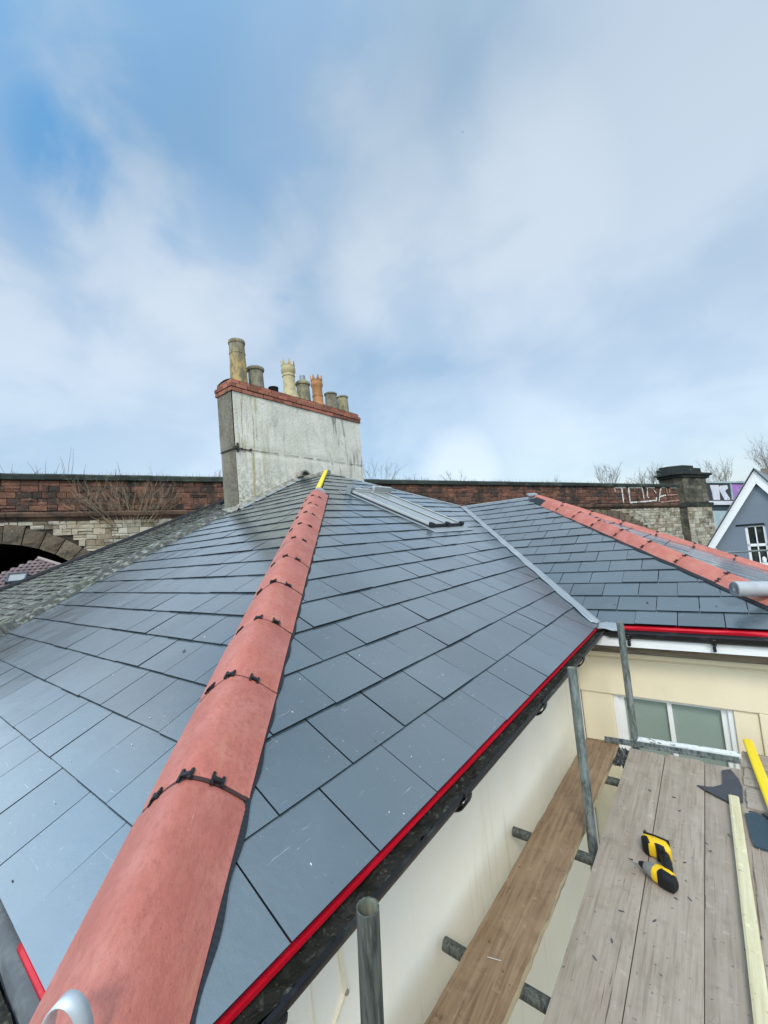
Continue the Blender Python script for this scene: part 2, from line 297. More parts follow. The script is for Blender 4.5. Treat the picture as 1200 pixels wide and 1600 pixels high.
M['board_brown'] = wood('brown_board', (.245, .155, .088), (.105, .060, .034), (.35, .245, .155), extra=[dict(c=(.10, .055, .03), scale=30, stretch=(1, .025, 1), lo=.66, hi=.70, fac=.7)])
M['board_edge'] = mat('board_edge', (.42, .33, .19), rough=.9, bump=.006, bscale=30, bstretch=(1, .4, 2), layers=[dict(c=(.12, .08, .05), scale=14, stretch=(1, .3, 2), lo=.5, hi=.6, fac=.8)])
M['batten_pale'] = wood('pale_batten', (.60, .53, .33), (.50, .42, .24), (.66, .60, .42))
M['batten_yellow'] = mat('yellow_batten', (.80, .58, .015), rough=.5, spec=.4, layers=[dict(c=(.85, .66, .12), scale=14, stretch=(1, .2, 1), lo=.5, hi=.75, fac=.6), dict(c=(.50, .33, .01), scale=22, stretch=(1, .3, 1), lo=.66, hi=.75, fac=.6)])
M['offcut'] = mat('slate_offcut', (.050, .054, .066), rough=.6, bump=.002, bscale=30, layers=[dict(c=(.10, .10, .11), scale=9, lo=.55, hi=.75, fac=.6)])
M['offcut_wet'] = mat('slate_offcut_blue', (.030, .058, .080), rough=.35, bump=.002, bscale=20, layers=[dict(c=(.35, .42, .45), scale=24, stretch=(1, 3, 1), lo=.66, hi=.74, fac=.6)])
M['yellow'] = mat('tool_yellow', (.82, .50, .008), rough=.42, spec=.5, layers=[dict(c=(.35, .22, .02), scale=55, lo=.62, hi=.70, fac=.8)])
M['tool_black'] = mat('tool_black', (.008, .009, .010), rough=.5, spec=.3, bump=.0006, bscale=300)
M['tool_grey'] = mat('tool_grey', (.26, .26, .25), rough=.5, metal=.4, layers=[dict(c=(.12, .12, .12), scale=40, lo=.5, hi=.65, fac=.7)])
M['steel'] = mat('bright_steel', (.78, .78, .78), rough=.25, metal=.9)
M['frost'] = mat('frosted_glass', (.25, .31, .27), rough=.32, spec=.55, bump=.0008, bscale=260, bdetail=2, layers=[dict(c=(.36, .42, .37), scale=160, lo=.5, hi=.7, fac=.4, detail=2), dict(c=(.19, .25, .215), scale=1.4, lo=.45, hi=.7, fac=.5)])
M['glass'] = mat('window_glass', (.022, .028, .026), rough=.08, spec=.6, layers=[dict(c=(.09, .11, .09), scale=3, lo=.5, hi=.7, fac=.6)])
M['skyglass'] = mat('skylight_glass', (.25, .265, .255), rough=.22, spec=.6, layers=[dict(c=(.33, .35, .34), scale=4, stretch=(1, 3, 1), lo=.5, hi=.7, fac=.5), dict(c=(.16, .16, .15), scale=50, lo=.72, hi=.78, fac=.6)])
M['alu'] = mat('aluminium_trim', (.40, .41, .39), rough=.45, metal=.25, layers=[dict(c=(.30, .30, .28), scale=12, lo=.58, hi=.72, fac=.5)])
M['redstone'] = mat('red_sandstone', (.145, .070, .050), rough=.95, spec=.15, bump=.06, bscale=9, bdetail=8,
    layers=[dict(c=(.215, .105, .068), attr=1, lo=.6, hi=.95, fac=.9), dict(c=(.060, .048, .040), attr=1, lo=.50, hi=.10, fac=.95), dict(c=(.30, .095, .048), scale=.9, lo=.56, hi=.72, fac=.55), dict(c=(.038, .036, .030), scale=1.3, stretch=(1, 1, .6), lo=.48, hi=.62, fac=.85), dict(c=(.36, .24, .15), scale=8, lo=.58, hi=.72, fac=.45)])
M['rubble'] = mat('limestone_rubble', (.36, .33, .255), rough=.95, spec=.15, bump=.035, bscale=8, bdetail=8,
    layers=[dict(c=(.50, .46, .37), attr=1, lo=.4, hi=1, fac=.9), dict(c=(.19, .15, .10), attr=1, lo=.38, hi=0, fac=.95), dict(c=(.050, .048, .040), scale=1.4, lo=.54, hi=.68, fac=.8), dict(c=(.36, .25, .14), scale=.7, lo=.5, hi=.7, fac=.6), dict(c=(.52, .50, .43), scale=6, lo=.60, hi=.72, fac=.5)])
M['voussoir'] = mat('voussoir_stone', (.165, .125, .088), rough=.95, spec=.15, attr=.3, bump=.14, bscale=5, bdetail=8, layers=[dict(c=(.085, .073, .056), scale=2.2, lo=.46, hi=.64, fac=.85), dict(c=(.34, .29, .21), scale=5, lo=.6, hi=.72, fac=.6)])
M['coping'] = mat('dark_coping', (.040, .048, .043), rough=.95, spec=.15, bump=.03, bscale=6, attr=.25, layers=[dict(c=(.12, .135, .085), scale=4, stretch=(.5, .5, 1), lo=.54, hi=.7, fac=.7), dict(c=(.018, .022, .020), scale=1, lo=.5, hi=.7, fac=.5)])
M['string'] = mat('string_course_stone', (.125, .075, .052), rough=.95, spec=.15, attr=.3, bump=.02, bscale=10, layers=[dict(c=(.035, .032, .027), scale=2, lo=.45, hi=.62, fac=.85), dict(c=(.26, .16, .10), scale=5, lo=.6, hi=.75, fac=.6)])
M['viamortar'] = mat('viaduct_mortar', (.050, .040, .031), rough=1, spec=.1, bump=.02, bscale=12)
M['pierstone'] = mat('pier_stone', (.135, .120, .092), rough=.95, spec=.15, attr=.35, bump=.03, bscale=9, layers=[dict(c=(.030, .030, .025), scale=1.2, lo=.46, hi=.64, fac=.85), dict(c=(.17, .18, .09), scale=3, lo=.58, hi=.72, fac=.6)])
M['chalk'] = mat('white_spray_paint', (.66, .64, .60), rough=.85, layers=[dict(c=(.26, .14, .10), scale=7, lo=.50, hi=.60, fac=.85)])
M['chalk_faint'] = mat('faded_pink_spray_paint', (.40, .22, .17), rough=.9)
M['panel_white'] = mat('panel_white', (.60, .59, .62), rough=.7, layers=[dict(c=(.42, .38, .50), scale=3, lo=.5, hi=.7, fac=.6)])
M['panel_black'] = mat('panel_black', (.030, .036, .044), rough=.7)
M['panel_purple'] = mat('panel_purple', (.36, .18, .47), rough=.7, layers=[dict(c=(.60, .40, .64), scale=3.2, lo=.56, hi=.62)])
M['girder'] = mat('girder_paint', (.36, .44, .45), rough=.6, layers=[dict(c=(.22, .30, .33), scale=2, lo=.5, hi=.7, fac=.6)])
M['girder_dark'] = mat('girder_dark', (.035, .055, .070), rough=.7)
M['grey_render'] = mat('grey_render', (.155, .185, .220), rough=.85, bump=.004, bscale=20, bump2=.02, b2scale=1, layers=[dict(c=(.19, .22, .25), scale=1.2, lo=.45, hi=.7, fac=.6)])
M['old_roof'] = mat('old_brown_roof', (.11, .085, .06), rough=.95, bump=.03, bscale=6, layers=[dict(c=(.24, .20, .13), scale=3, lo=.5, hi=.7, fac=.6)])
M['mauve'] = mat('mauve_tiles', (.145, .098, .096), rough=.8, attr=.15, layers=[dict(c=(.20, .14, .135), scale=2, lo=.5, hi=.7, fac=.5)])
M['twig'] = mat('bare_twig', (.115, .085, .060), rough=.9)
M['twig_pale'] = mat('pale_twig', (.30, .23, .155), rough=.9)
M['twig_far'] = mat('dull_twig', (.15, .13, .11), rough=.9)
M['leaf'] = mat('dull_leaf', (.11, .095, .055), rough=.9)
M['ground'] = mat('ground', (.10, .10, .085), rough=.95, layers=[dict(c=(.06, .085, .035), scale=.08, lo=.45, hi=.6, fac=.9), dict(c=(.16, .15, .14), scale=.6, lo=.55, hi=.7, fac=.6)])
M['paving'] = mat('paving', (.19, .18, .16), rough=.9, bump=.01, bscale=5, layers=[dict(c=(.11, .11, .10), scale=2, lo=.5, hi=.7, fac=.7)])
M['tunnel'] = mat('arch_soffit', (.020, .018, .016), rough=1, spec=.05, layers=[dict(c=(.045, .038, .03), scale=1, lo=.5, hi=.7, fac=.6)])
M['chip'] = mat('chip_grey', (.06, .065, .075), rough=.7, orand=.5)
M['chip_pale'] = mat('chip_pale', (.62, .63, .62), rough=.6, orand=.2)

GZ = -7.6
_b = M['slate'].node_tree.nodes['Principled BSDF']; _b.inputs['Coat Weight'].default_value = .55; _b.inputs['Coat Roughness'].default_value = .22
# ---------------------------------------------------------------- ground
g = MB(); g.face([(-2500, -2500, GZ), (2500, -2500, GZ), (2500, 2500, GZ), (-2500, 2500, GZ)])
tag(g.build('ground', M['ground']), kind='structure')
g = MB(); g.face([(-8, -5, GZ + .004), (9, -5, GZ + .004), (9, 12, GZ + .004), (-8, 12, GZ + .004)])
tag(g.build('paving', M['paving']), kind='structure')

# ---------------------------------------------------------------- roof geometry (metres, camera at the origin)
EZ = -.85
CO = Vector((-.812, .25, EZ)); AP = Vector((-5.42, 5.42, 1.375)); VT = Vector((-3.65, 7.2, .54)); VF = Vector((-.805, 3.80, EZ))
RE = Vector((-2.3, 7.2, .54)); RH = Vector((.62, 3.88, EZ))
tM = (AP.z - EZ) / (CO.x - AP.x); tL = (AP.z - EZ) / (AP.y - CO.y); tR = (RE.z - EZ) / (RE.y - 3.88); tE = (RE.z - EZ) / (RH.x - RE.x)

def clip(poly, conv):
    out = poly; n = len(conv)
    area = sum(conv[i][0] * conv[(i + 1) % n][1] - conv[(i + 1) % n][0] * conv[i][1] for i in range(n))
    if area < 0: conv = conv[::-1]
    for i in range(n):
        a = conv[i]; b = conv[(i + 1) % n]; inp = out; out = []
        if not inp: return []
        def side(p): return (b[0] - a[0]) * (p[1] - a[1]) - (b[1] - a[1]) * (p[0] - a[0])
        for k in range(len(inp)):
            p = inp[k]; q = inp[(k + 1) % len(inp)]; sp = side(p); sq = side(q)
            if sp >= 0: out.append(p)
            if sp * sq < 0:
                t = sp / (sp - sq); out.append((p[0] + (q[0] - p[0]) * t, p[1] + (q[1] - p[1]) * t))
    return out

def slope_frame(P0, u, up):
    u = Vector(u).normalized(); s = Vector(up).normalized(); n = u.cross(s).normalized()
    if n.z < 0: n = -n
    return Vector(P0), u, s, n
def slates(name, fr, conv, u_phase, width, s_lines, parent, mats, th=.006, gap=.005, tilt=.010, jit=.0015, overlap=.06, rnd=None, mess=0.0, lift0=.006, base=True):
    P0, U, S, Nn = fr; rr = rnd or R0
    mb = MB()
    umin = min(p[0] for p in conv); umax = max(p[0] for p in conv); smax = max(p[1] for p in conv)
    def W3(u, s, h): return P0 + U * u + S * s + Nn * h
    if base: mb.face([W3(a, b, -.012) for a, b in conv] if sum(conv[i][0] * conv[(i + 1) % len(conv)][1] - conv[(i + 1) % len(conv)][0] * conv[i][1] for i in range(len(conv))) * (1 if U.cross(S).dot(Nn) > 0 else -1) > 0 else [W3(a, b, -.012) for a, b in conv][::-1], 2)
    for ci in range(len(s_lines) - 1):
        s0, s1 = s_lines[ci], s_lines[ci + 1]
        if s0 > smax: break
        ph = u_phase + (width / 2 if ci % 2 else 0)
        k0 = int(math.floor((umin - ph) / width)) - 1; k1 = int(math.ceil((umax - ph) / width)) + 1
        for k in range(k0, k1):
            a = ph + k * width + gap / 2 + rr.uniform(-jit, jit); b = a + width - gap
            ds = rr.uniform(-jit, jit) * 1.5 + (rr.uniform(-mess, mess) if mess else 0); g_ = s1 - s0
            if mess: a += rr.uniform(-mess, mess); b += rr.uniform(-mess, mess)
            pl = clip([(a, s0 + ds), (b, s0 + ds), (b, s1 + overlap), (a, s1 + overlap)], conv)
            if len(pl) < 3: continue
            ar = sum(pl[i][0] * pl[(i + 1) % len(pl)][1] - pl[(i + 1) % len(pl)][0] * pl[i][1] for i in range(len(pl)))
            if abs(ar) < 1e-4: continue
            if (ar > 0) != (U.cross(S).dot(Nn) > 0): pl = pl[::-1]
            tl = tilt + rr.uniform(-.0022, .0028) + (rr.uniform(-.005, .006) if mess else 0); rv = rr.random()
            tw = rr.uniform(-.0022, .0022)
            def H(u, s): return lift0 + tl * (1 - (s - s0) / (g_ + overlap)) + tw * ((u - a) / width - .5) * (1.5 if mess else 1)
            top = [W3(u, s, H(u, s) + th) for u, s in pl]; bot = [W3(u, s, H(u, s)) for u, s in pl]
            mb.face(top, 0, rv)
            n = len(top)
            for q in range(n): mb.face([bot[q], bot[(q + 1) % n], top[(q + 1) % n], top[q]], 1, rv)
    return mb.build(name, mats, parent)

house = thing('house', (-1.08, 4.05, GZ), 'cream rendered house with new blue-grey slate roof, terracotta hip tiles and tall pale chimney stack', 'house')
SM = [M['slate'], M['slate_edge'], M['gap_shade']]
# main right slope (eave along Y)
cM = math.sqrt(1 + tM * tM); cL = math.sqrt(1 + tL * tL); cR = math.sqrt(1 + tR * tR); cE = math.sqrt(1 + tE * tE)
frM = slope_frame(CO, (0, 1, 0), (-1, 0, tM))
def onM(y, s, h=0.0): return frM[0] + frM[1] * (y - .25) + frM[2] * s + frM[3] * h
convM = [(0, 0), (3.55, 0), (VT.y - .25, (CO.x - VT.x) * cM), (AP.y - .25, (CO.x - AP.x) * cM)]
def lines(first, gauge, smax, n=60):
    l = [0.0, first]
    while l[-1] < smax + gauge: l.append(l[-1] + gauge * R0.uniform(.992, 1.008))
    return l
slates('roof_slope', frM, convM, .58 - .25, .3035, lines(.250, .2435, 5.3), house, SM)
# left slope (eave along X)
frL = slope_frame(CO, (-1, 0, 0), (0, 1, tL))
def onL(x, s, h=0.0): return frL[0] + frL[1] * (-.812 - x) + frL[2] * s + frL[3] * h
convL = [(0, 0), (7.2, 0), (7.2, 4.1 * cL), (5.75, (AP.y - .25) * cL), (-AP.x - .812, (AP.y - .25) * cL)]
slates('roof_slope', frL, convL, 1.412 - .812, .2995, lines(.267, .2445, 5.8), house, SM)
# back slope, out of sight beyond the ridge
b = MB(); AW = Vector((-6.3, AP.y, AP.z)); b.face([AP, AW, (-6.3, 9.5, -.4), (-2.0, 9.5, -.4), VT]); b.face([(-2.0, 9.5, -.4), RE + Vector((.0, 0, -.02)), VT])
b.build('back_slope', M['slate'], house)
# wing, front slope and end slope
frR = slope_frame((0, 3.88, EZ), (1, 0, 0), (0, 1, tR))
convR = [(-.80, 0), (RH.x, 0), (RE.x, (7.2 - 3.88) * cR), (VT.x, (7.2 - 3.88) * cR)]
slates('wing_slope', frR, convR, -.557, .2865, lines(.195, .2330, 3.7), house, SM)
frE = slope_frame(RH, (0, 1, 0), (-1, 0, tE))
convE = [(0, 0), (3.32, 0), (3.32, (RH.x - RE.x) * cE)]
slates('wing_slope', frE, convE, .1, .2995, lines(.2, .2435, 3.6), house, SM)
b = MB(); b.face([RE, (RE.x, 9.5, -.4), (RH.x, 7.25, EZ), (RH.x, 7.2, EZ)]); b.build('back_slope', M['slate'], house)

# walls
b = MB()
b.box((-1.33, .52, GZ), (-1.08, 4.05, -.93))
b.build('wall', M['cream'], house)
b = MB(); b.box((-7.2, .52, GZ), (-1.33, .77, -.93)); b.build('wall', M['cream'], house)
# window wall with opening (recessed window bay)
b = MB()
WY = 4.05
b.box((-1.08, WY, -1.48), (2.4, WY + .25, -.95))                       # above
b.box((-1.08, WY + .018, GZ), (-.825, WY + .25, -1.48))                # left of window
b.box((-.015, WY + .018, GZ), (.13, WY + .25, -1.48))                  # right, recessed
b.box((.13, WY + .001, GZ), (2.4, WY + .249, -1.4801))
b.box((-.825, WY + .018, GZ), (-.015, WY + .25, -2.75))
b.build('wall', M['cream2'], house, bevel=.006)
b = MB(); b.box((2.2, WY + .25, GZ), (2.4, 9.3, -1.0)); b.build('wall', M['cream2'], house)
# cornice mouldings below the soffit and a hairline string
b = MB()
for z0, z1, p in ((-1.128, -1.099, .050), (-1.150, -1.128, .030), (-1.180, -1.168, .014)):
    b.box((-1.079, WY - p, z0), (2.4, WY, z1))
b.build('cornice', M['cream2'], house, bevel=.004)
b = MB(); b.box((-1.08, 3.835, -1.003), (2.3, WY + .02, -.99)); b.build('soffit', M['soffit'], house)
b = MB(); b.box((-1.02, 3.815, -1.005), (2.3, 3.834, -.93)); b.build('fascia', M['white_paint'], house)
b = MB(); b.box((-1.08, 3.93, -1.086), (2.3, 3.95, -1.004)); b.build('frieze_board', mat('stained_board', (.21, .165, .115), rough=.9, layers=[dict(c=(.05, .045, .035), scale=7, stretch=(.4, 1, 3), lo=.5, hi=.65, fac=.8)]), house)
b = MB(); b.box((-1.08, 3.96, -1.098), (2.3, WY - .001, -1.0861)); b.build('painted_shadow_strip', M['lead_dark'], house)  # dark strip under the frieze, the gap's shadow put into its colour
b = MB(); b.box((-.93, .45, -.96), (-.91, 3.80, -.885)); b.box((-1.08, .45, -.975), (-.905, 3.83, -.961)); b.build('fascia', M['white_paint'], house)
# raised panel edge with cracked paint on the side wall near the corner
b = MB()
pts = [(.862, -1.02), (.868, -1.13), (.878, -1.22), (.879, -1.268), (.862, -1.285), (.845, -1.30), (.815, -1.325), (.79, -1.345)]
pts = [(y * 1.102, z * 1.102) for y, z in pts]
for (y0, z0), (y1, z1) in zip(pts, pts[1:]):
    b.prism([(-1.08, y0, z0), (-1.08, y1, z1), (-1.08, y1 - .012, z1 - .006), (-1.08, y0 - .012, z0 - .004)], (.010, 0, 0))
b.box((-1.08, .835, -2.6), (-1.076, .839, -1.02))
b.tube((-1.083, .967, -1.402), (-1.066, .967, -1.402), .008, n=10, m=1)
b.build('render_moulding', [M['cream2'], M['soffit']], house)
# window
b = MB(); wy = WY + .055
for x0, x1, z0, z1 in ((-.825, -.745, -2.75, -1.50), (-.090, -.015, -2.75, -1.50), (-.745, -.09, -1.515, -1.50), (-.745, -.09, -2.75, -2.68), (-.437, -.405, -2.68, -1.515)):
    b.box((x0, wy, z0), (x1, wy + .06, z1))
b.box((-.825, wy - .02, -2.75), (-.785, wy, -1.498)); b.box((-.050, wy - .02, -2.75), (-.015, wy, -1.498)); b.box((-.825, wy - .02, -1.500), (-.015, wy + .06, -1.481))
win = b.build('window', M['white_paint'], house, bevel=.004)
for x0, x1 in ((-.745, -.437), (-.405, -.09)):
    b = MB(); b.box((x0 - .004, wy + .028, -2.685), (x1 + .004, wy + .036, -1.512)); b.build('pane', M['frost'], win)

# valley flashing between main slope and wing
b = MB()
vd = (VT - VF).normalized(); vr = vd.cross(Vector((0, 0, 1))).normalized()
rows = []
for k in range(41):
    t = k / 40; p = VF.lerp(VT, t) + Vector((-.01, -.02, .012)) * (1 - t)
    wl_ = .046 + .008 * sin(k * 1.7)
    a = p - vr * wl_; a.z = EZ + tM * (CO.x - a.x) + .030 + .004 * sin(k * .9)
    c = p + vr * .030; c.z = p.z + .036
    a2 = p - vr * .018; a2.z = EZ + tM * (CO.x - a2.x) + .034
    rows.append([a, a2, p + Vector((0, 0, .020)), c])
b.grid(rows, 0); 
vf = b.build('valley_flashing', M['lead'], house)
sm = vf.modifiers.new('solid', 'SOLIDIFY'); sm.thickness = .004; sm.offset = -1
b = MB()   # crumpled lead at the foot of the valley
rr = random.Random(5); rows = []
for i in range(9):
    rw = []
    for j in range(8):
        u = i / 8; v = j / 7
        p = Vector((-.845 + u * .20, 3.86 - v * .10 - .015 * u, EZ + .030 - .030 * v * v - .02 * u * v + rr.uniform(-.007, .007)))
        rw.append(p)
    rows.append(rw)
b.grid(rows); o = b.build('valley_outlet_lead', M['lead'], house)
sm = o.modifiers.new('solid', 'SOLIDIFY'); sm.thickness = .003

# red underlay dropping into the gutters
def strip(name, pts_fn, n, m, parent, m2=0):
    b = MB(); b.grid([pts_fn(k / n) for k in range(n + 1)]); o = b.build(name, m, parent)
    s = o.modifiers.new('solid', 'SOLIDIFY'); s.thickness = .002; return o
def redM(t):
    y = .13 + t * 3.62; w = .006 * mnoise.noise(Vector((y * 3.1, 0, 0))) + .004 * mnoise.noise(Vector((y * 11, 5, 0)))
    return [(-.86, y, EZ - .006 + tM * .048), (-.822, y, EZ - .0065), (-.812 + w * .2, y, EZ - .009), (-.8125 + w * .7, y, EZ - .018 + w * 1.2), (-.830 + w, y, EZ - .036 + w)]
strip('roof_underlay', redM, 160, M['underlay_red'], house)
def redR(t):
    x = -.70 + t * 2.2; w = .006 * sin(x * 9.) + .003 * sin(x * 23)
    dip = .020 * max(0, sin((x + .52) * 3.0)) if x < .25 else 0
    return [(x, 3.93, EZ + .010), (x, 3.882, EZ - .008), (x, 3.876 + w * .5, EZ - .022), (x, 3.872 + w, EZ - .019 - .018 * min(1, max(0, (x + .5) * 1.2)) + w * .5 + dip * .7), (x, 3.885, EZ - .080)]
strip('roof_underlay', redR, 60, M['underlay_red'], house)
def redL(t):
    x = -1.385 + t * .45
    return [(x, .262, EZ - .004), (x, .247, EZ - .006), (x, .241, EZ - .012), (x, .240, EZ - .020)]
strip('roof_underlay', redL, 12, M['underlay_red'], house)
def feltL(t):
    x = -4.5 + t * 3.6; w = .003 * sin(x * 11)
    return [(x, .270, EZ - .012), (x, .240, EZ - .020), (x, .226 + w, EZ - .027), (x, .220 + w, EZ - .035), (x, .214 + w, EZ - .07), (x, .20, EZ - .13)]
strip('eaves_felt', feltL, 60, mat('grey_felt', (.085, .09, .095), rough=.75, bump=.004, bscale=30, layers=[dict(c=(.20, .21, .20), scale=9, lo=.5, hi=.7, fac=.7), dict(c=(.03, .035, .03), scale=14, lo=.55, hi=.7, fac=.7)]), house)

# gutters: half-round troughs
def gutter(name, p0, p1, side, r=.052, a0=180, a1=360, deb=True, dlev=-.022, seed=1):
    p0 = Vector(p0); p1 = Vector(p1); side = Vector(side); up = Vector((0, 0, 1)); b = MB()
    n = max(2, int((p1 - p0).length / .25))
    def prof(rad_, p): return [p + side * cos(rad(a0 + (a1 - a0) * k / 16)) * rad_ + up * sin(rad(a0 + (a1 - a0) * k / 16)) * rad_ for k in range(17)]
    P_ = [p0.lerp(p1, k / n) for k in range(n + 1)]
    b.grid([prof(r, p) for p in P_], 0); b.grid([prof(r - .003, p)[::-1] for p in P_], 0)
    for sg in (-1, 1):
        b.grid([[p + side * sg * (r + .006) + up * .000, p + side * sg * (r + .006) + up * .006, p + side * sg * (r - .004) + up * .006, p + side * sg * (r - .004)] for p in P_], 0, smooth=False, closed=True)
    b.face(prof(r, p0)); b.face(prof(r, p1)[::-1])
    o = b.build(name, M['gutter'], house)
    if deb:
        b = MB(); L_ = (p1 - p0).length; nn = int(L_ / .012); rows = []
        for k in range(nn + 1):
            p = p0.lerp(p1, k / nn); rw = []
            for j in range(9):
                f = -1 + j / 4; w = r * .90
                nz_ = mnoise.noise(Vector((p.x * 9 + seed, p.y * 9, f * 1.3))) * .012 + mnoise.noise(Vector((p.x * 45, p.y * 45, f * 6 + seed))) * .010
                rw.append(p + side * f * w + up * (dlev + .012 * abs(f) + nz_))
            rows.append(rw)
        b.grid(rows); b.build('gutter_debris', M['debris'], o)
    return o
gM = gutter('gutter', (-.814, .12, -.880), (-.814, 3.77, -.880), (1, 0, 0), dlev=-.010)
for y in (.50, 1.30, 2.16, 3.0):
    b = MB()
    pr = [Vector((-.814 + cos(rad(185 + 170 * k / 12)) * .060, y, -.880 + sin(rad(185 + 170 * k / 12)) * .060)) for k in range(13)]
    b.grid([[p + Vector((0, -.022, 0)) for p in pr], [p + Vector((0, .022, 0)) for p in pr]])
    b.box((-.762, y - .022, -.884), (-.750, y + .022, -.870))
    o = b.build('gutter_bracket', M['rubber'], gM); s = o.modifiers.new('s', 'SOLIDIFY'); s.thickness = .006
gR = gutter('gutter', (-.74, 3.825, -.890), (1.6, 3.805, -.893), (0, -1, 0), r=.050, dlev=-.03, seed=8)
for x in (-.60, -.065, .45):
    b = MB()
    pr = [Vector((x, 3.822 - cos(rad(185 + 170 * k / 12)) * .057, -.891 + sin(rad(185 + 170 * k / 12)) * .057)) for k in range(13)]
    b.grid([[p + Vector((-.016, 0, 0)) for p in pr], [p + Vector((.016, 0, 0)) for p in pr]])
    b.box((x - .010, 3.785, -.99), (x + .010, 3.816, -.955))
    o = b.build('gutter_bracket', M['rubber'], gR); s = o.modifiers.new('s', 'SOLIDIFY'); s.thickness = .005
gutter('gutter', (-4.6, .125, -.915), (-.98, .125, -.915), (0, -1, 0), r=.090, dlev=-.008, seed=3)

# ---------------------------------------------------------------- hip tiles with clips
def tile_mesh(L_=.449, hw=.147, crown=.086, drop=.104, th=.013, flare=1.0):
    b = MB(); n = 22; rows_o = []; rows_i = []
    def z(x): q = abs(x) / hw; return crown - drop * (q ** 1.55) + (0.004 if q > .93 else 0)
    for t in (0, .03, .5, .97, 1):
        y = t * L_; e = .0 if .02 < t < .98 else -.0035
        sg = .003 * sin(t * pi)
        xs = [-hw + 2 * hw * k / n for k in range(n + 1)]
        rows_o.append([Vector((x * flare, y, z(x) + e + sg)) for x in xs]); rows_i.append([Vector((x * flare * (1 - .02), y, z(x) - th)) for x in xs][::-1])
    b.grid(rows_o[::-1]); b.grid(rows_i[::-1])
    for k in (0, -1):
        a = rows_o[k]; c = rows_i[k][::-1]; b.grid([a, c] if k == -1 else [c, a], smooth=False)
    b.grid([[r_[0] for r_ in rows_o], [r_[-1] for r_ in rows_i]], smooth=False); b.grid([[r_[0] for r_ in rows_i], [r_[-1] for r_ in rows_o]], smooth=False)
    me = b.build('hip_tile', M['terracotta'], None); return me, z
def clip_mesh(z):
    out = []
    for x in (-.100, -.010, .072):
        b = MB(); sl = (z(x + .01) - z(x - .01)) / .02; ax = Vector((1, 0, sl)).normalized(); az = Vector((-ax.z, 0, ax.x)); c = Vector((x, -.003, z(x) + .004))
        for sx in (-.015, .015):
            b.obox(c + ax * sx, ax * .0040, Vector((0, .020 if sx < 0 else .016, 0)), az * .0035)
        b.obox(c + az * .001, ax * .015, Vector((0, .006, 0)), az * .004); b.obox(c - az * .008, ax * .010, (0, .003, 0), az * .012)
        out.append(b)
    return out
tile0, zf = tile_mesh(); tile_me = tile0.data
bpy.data.objects.remove(tile0)
clip_mes = []
for b_ in clip_mesh(zf):
    o = b_.build('ridge_clip', M['rubber'], None); clip_mes.append(o.data); bpy.data.objects.remove(o)
bseal = MB(); xs = [-.143 + .286 * k / 20 for k in range(21)]
bseal.grid([[Vector((x, -.012, zf(x) - .0045)) for x in xs], [Vector((x, .006, zf(x) - .0045)) for x in xs]])
o = bseal.build('joint_seal', M['seal'], None); seal_me = o.data; bpy.data.objects.remove(o)
def frame(p, d):
    d = d.normalized(); x = d.cross(Vector((0, 0, 1))).normalized(); z_ = x.cross(d)
    m = Matrix((x, d, z_)).transposed().to_4x4(); m.translation = p; return m
def tile_row(p0, p1, start, step, count, clips=True, scale=1.0, seed=1, first=1.0):
    rr = random.Random(seed); d = (p1 - p0).normalized()
    for k in range(count):
        m = frame(p0 + d * (start + k * step - (step * (first - 1) if k == 0 else 0)), d)
        if k == 0: m = m @ Matrix.Scale(first, 4, (0, 1, 0))
        m = m @ Matrix.Rotation(rr.uniform(-.006, .006), 4, 'Z') @ Matrix.Rotation(rr.uniform(-.008, .008), 4, 'Y') @ Matrix.Scale(scale, 4, (1, 0, 0)) @ Matrix.Scale(scale, 4, (0, 0, 1)) @ Matrix.Translation((0, 0, rr.uniform(-.002, .002)))
        t = bpy.data.objects.new('hip_tile', tile_me); COL.objects.link(t); t.parent = house
        mm = m.copy(); mm.translation = m.translation - WORG[house.name]; t.matrix_local = mm
        if clips and k > 0:
            for cm in clip_mes:
                c = bpy.data.objects.new('ridge_clip', cm); COL.objects.link(c); c.parent = t; c.location = (rr.uniform(-.006, .006), rr.uniform(-.004, .002), 0); c.rotation_euler = (0, 0, rr.uniform(-.12, .12))
        if k > 0:
            s_ = bpy.data.objects.new('joint_seal', seal_me); COL.objects.link(s_); s_.parent = t
H0 = CO + Vector((-.050, -.056, .018)); H1 = AP + Vector((-.02, -.02, 0))
tile_row(H0, H1, .555 - .4565, .4565, 11, seed=2, first=1.5)
# pleated dark roll showing past the tile edges
def hip_roll(p0, p1, tl, tr, t0=0, t1=1, hwl=.175, hwr=.178, ext=None):
    d = (p1 - p0); L_ = d.length; x = d.normalized().cross(Vector((0, 0, 1))).normalized(); n = int(L_ * (t1 - t0) / .007); rows = []
    for k in range(n + 1):
        p = p0.lerp(p1, t0 + (t1 - t0) * k / n); j = (.0010 if k % 2 else 0)
        a = p - x * (hwl + .003 * sin(k * .13)); c = p + x * (hwr + .004 * sin(k * .21))
        a.z = tl(a) + .027 + j; c.z = tr(c) + .027 + j
        a2 = p - x * .10; a2.z = tl(a2) + .030 + j; c2 = p + x * .10; c2.z = tr(c2) + .030 + j
        rows.append([a, a2, p + Vector((0, 0, .036)), c2, c])
    b = MB(); b.grid(rows, smooth=False); o = b.build('hip_roll', M['roll'], house); return o
zM = lambda p: EZ + tM * (CO.x - p.x); zL = lambda p: EZ + tL * (p.y - CO.y); zR = lambda p: EZ + tR * (p.y - 3.88); zE = lambda p: EZ + tE * (RH.x - p.x)
hip_roll(H0, H1, zL, zM, -.03, .72, .130, .156)
hd = (H1 - H0).normalized(); hx = hd.cross(Vector((0, 0, 1))).normalized()
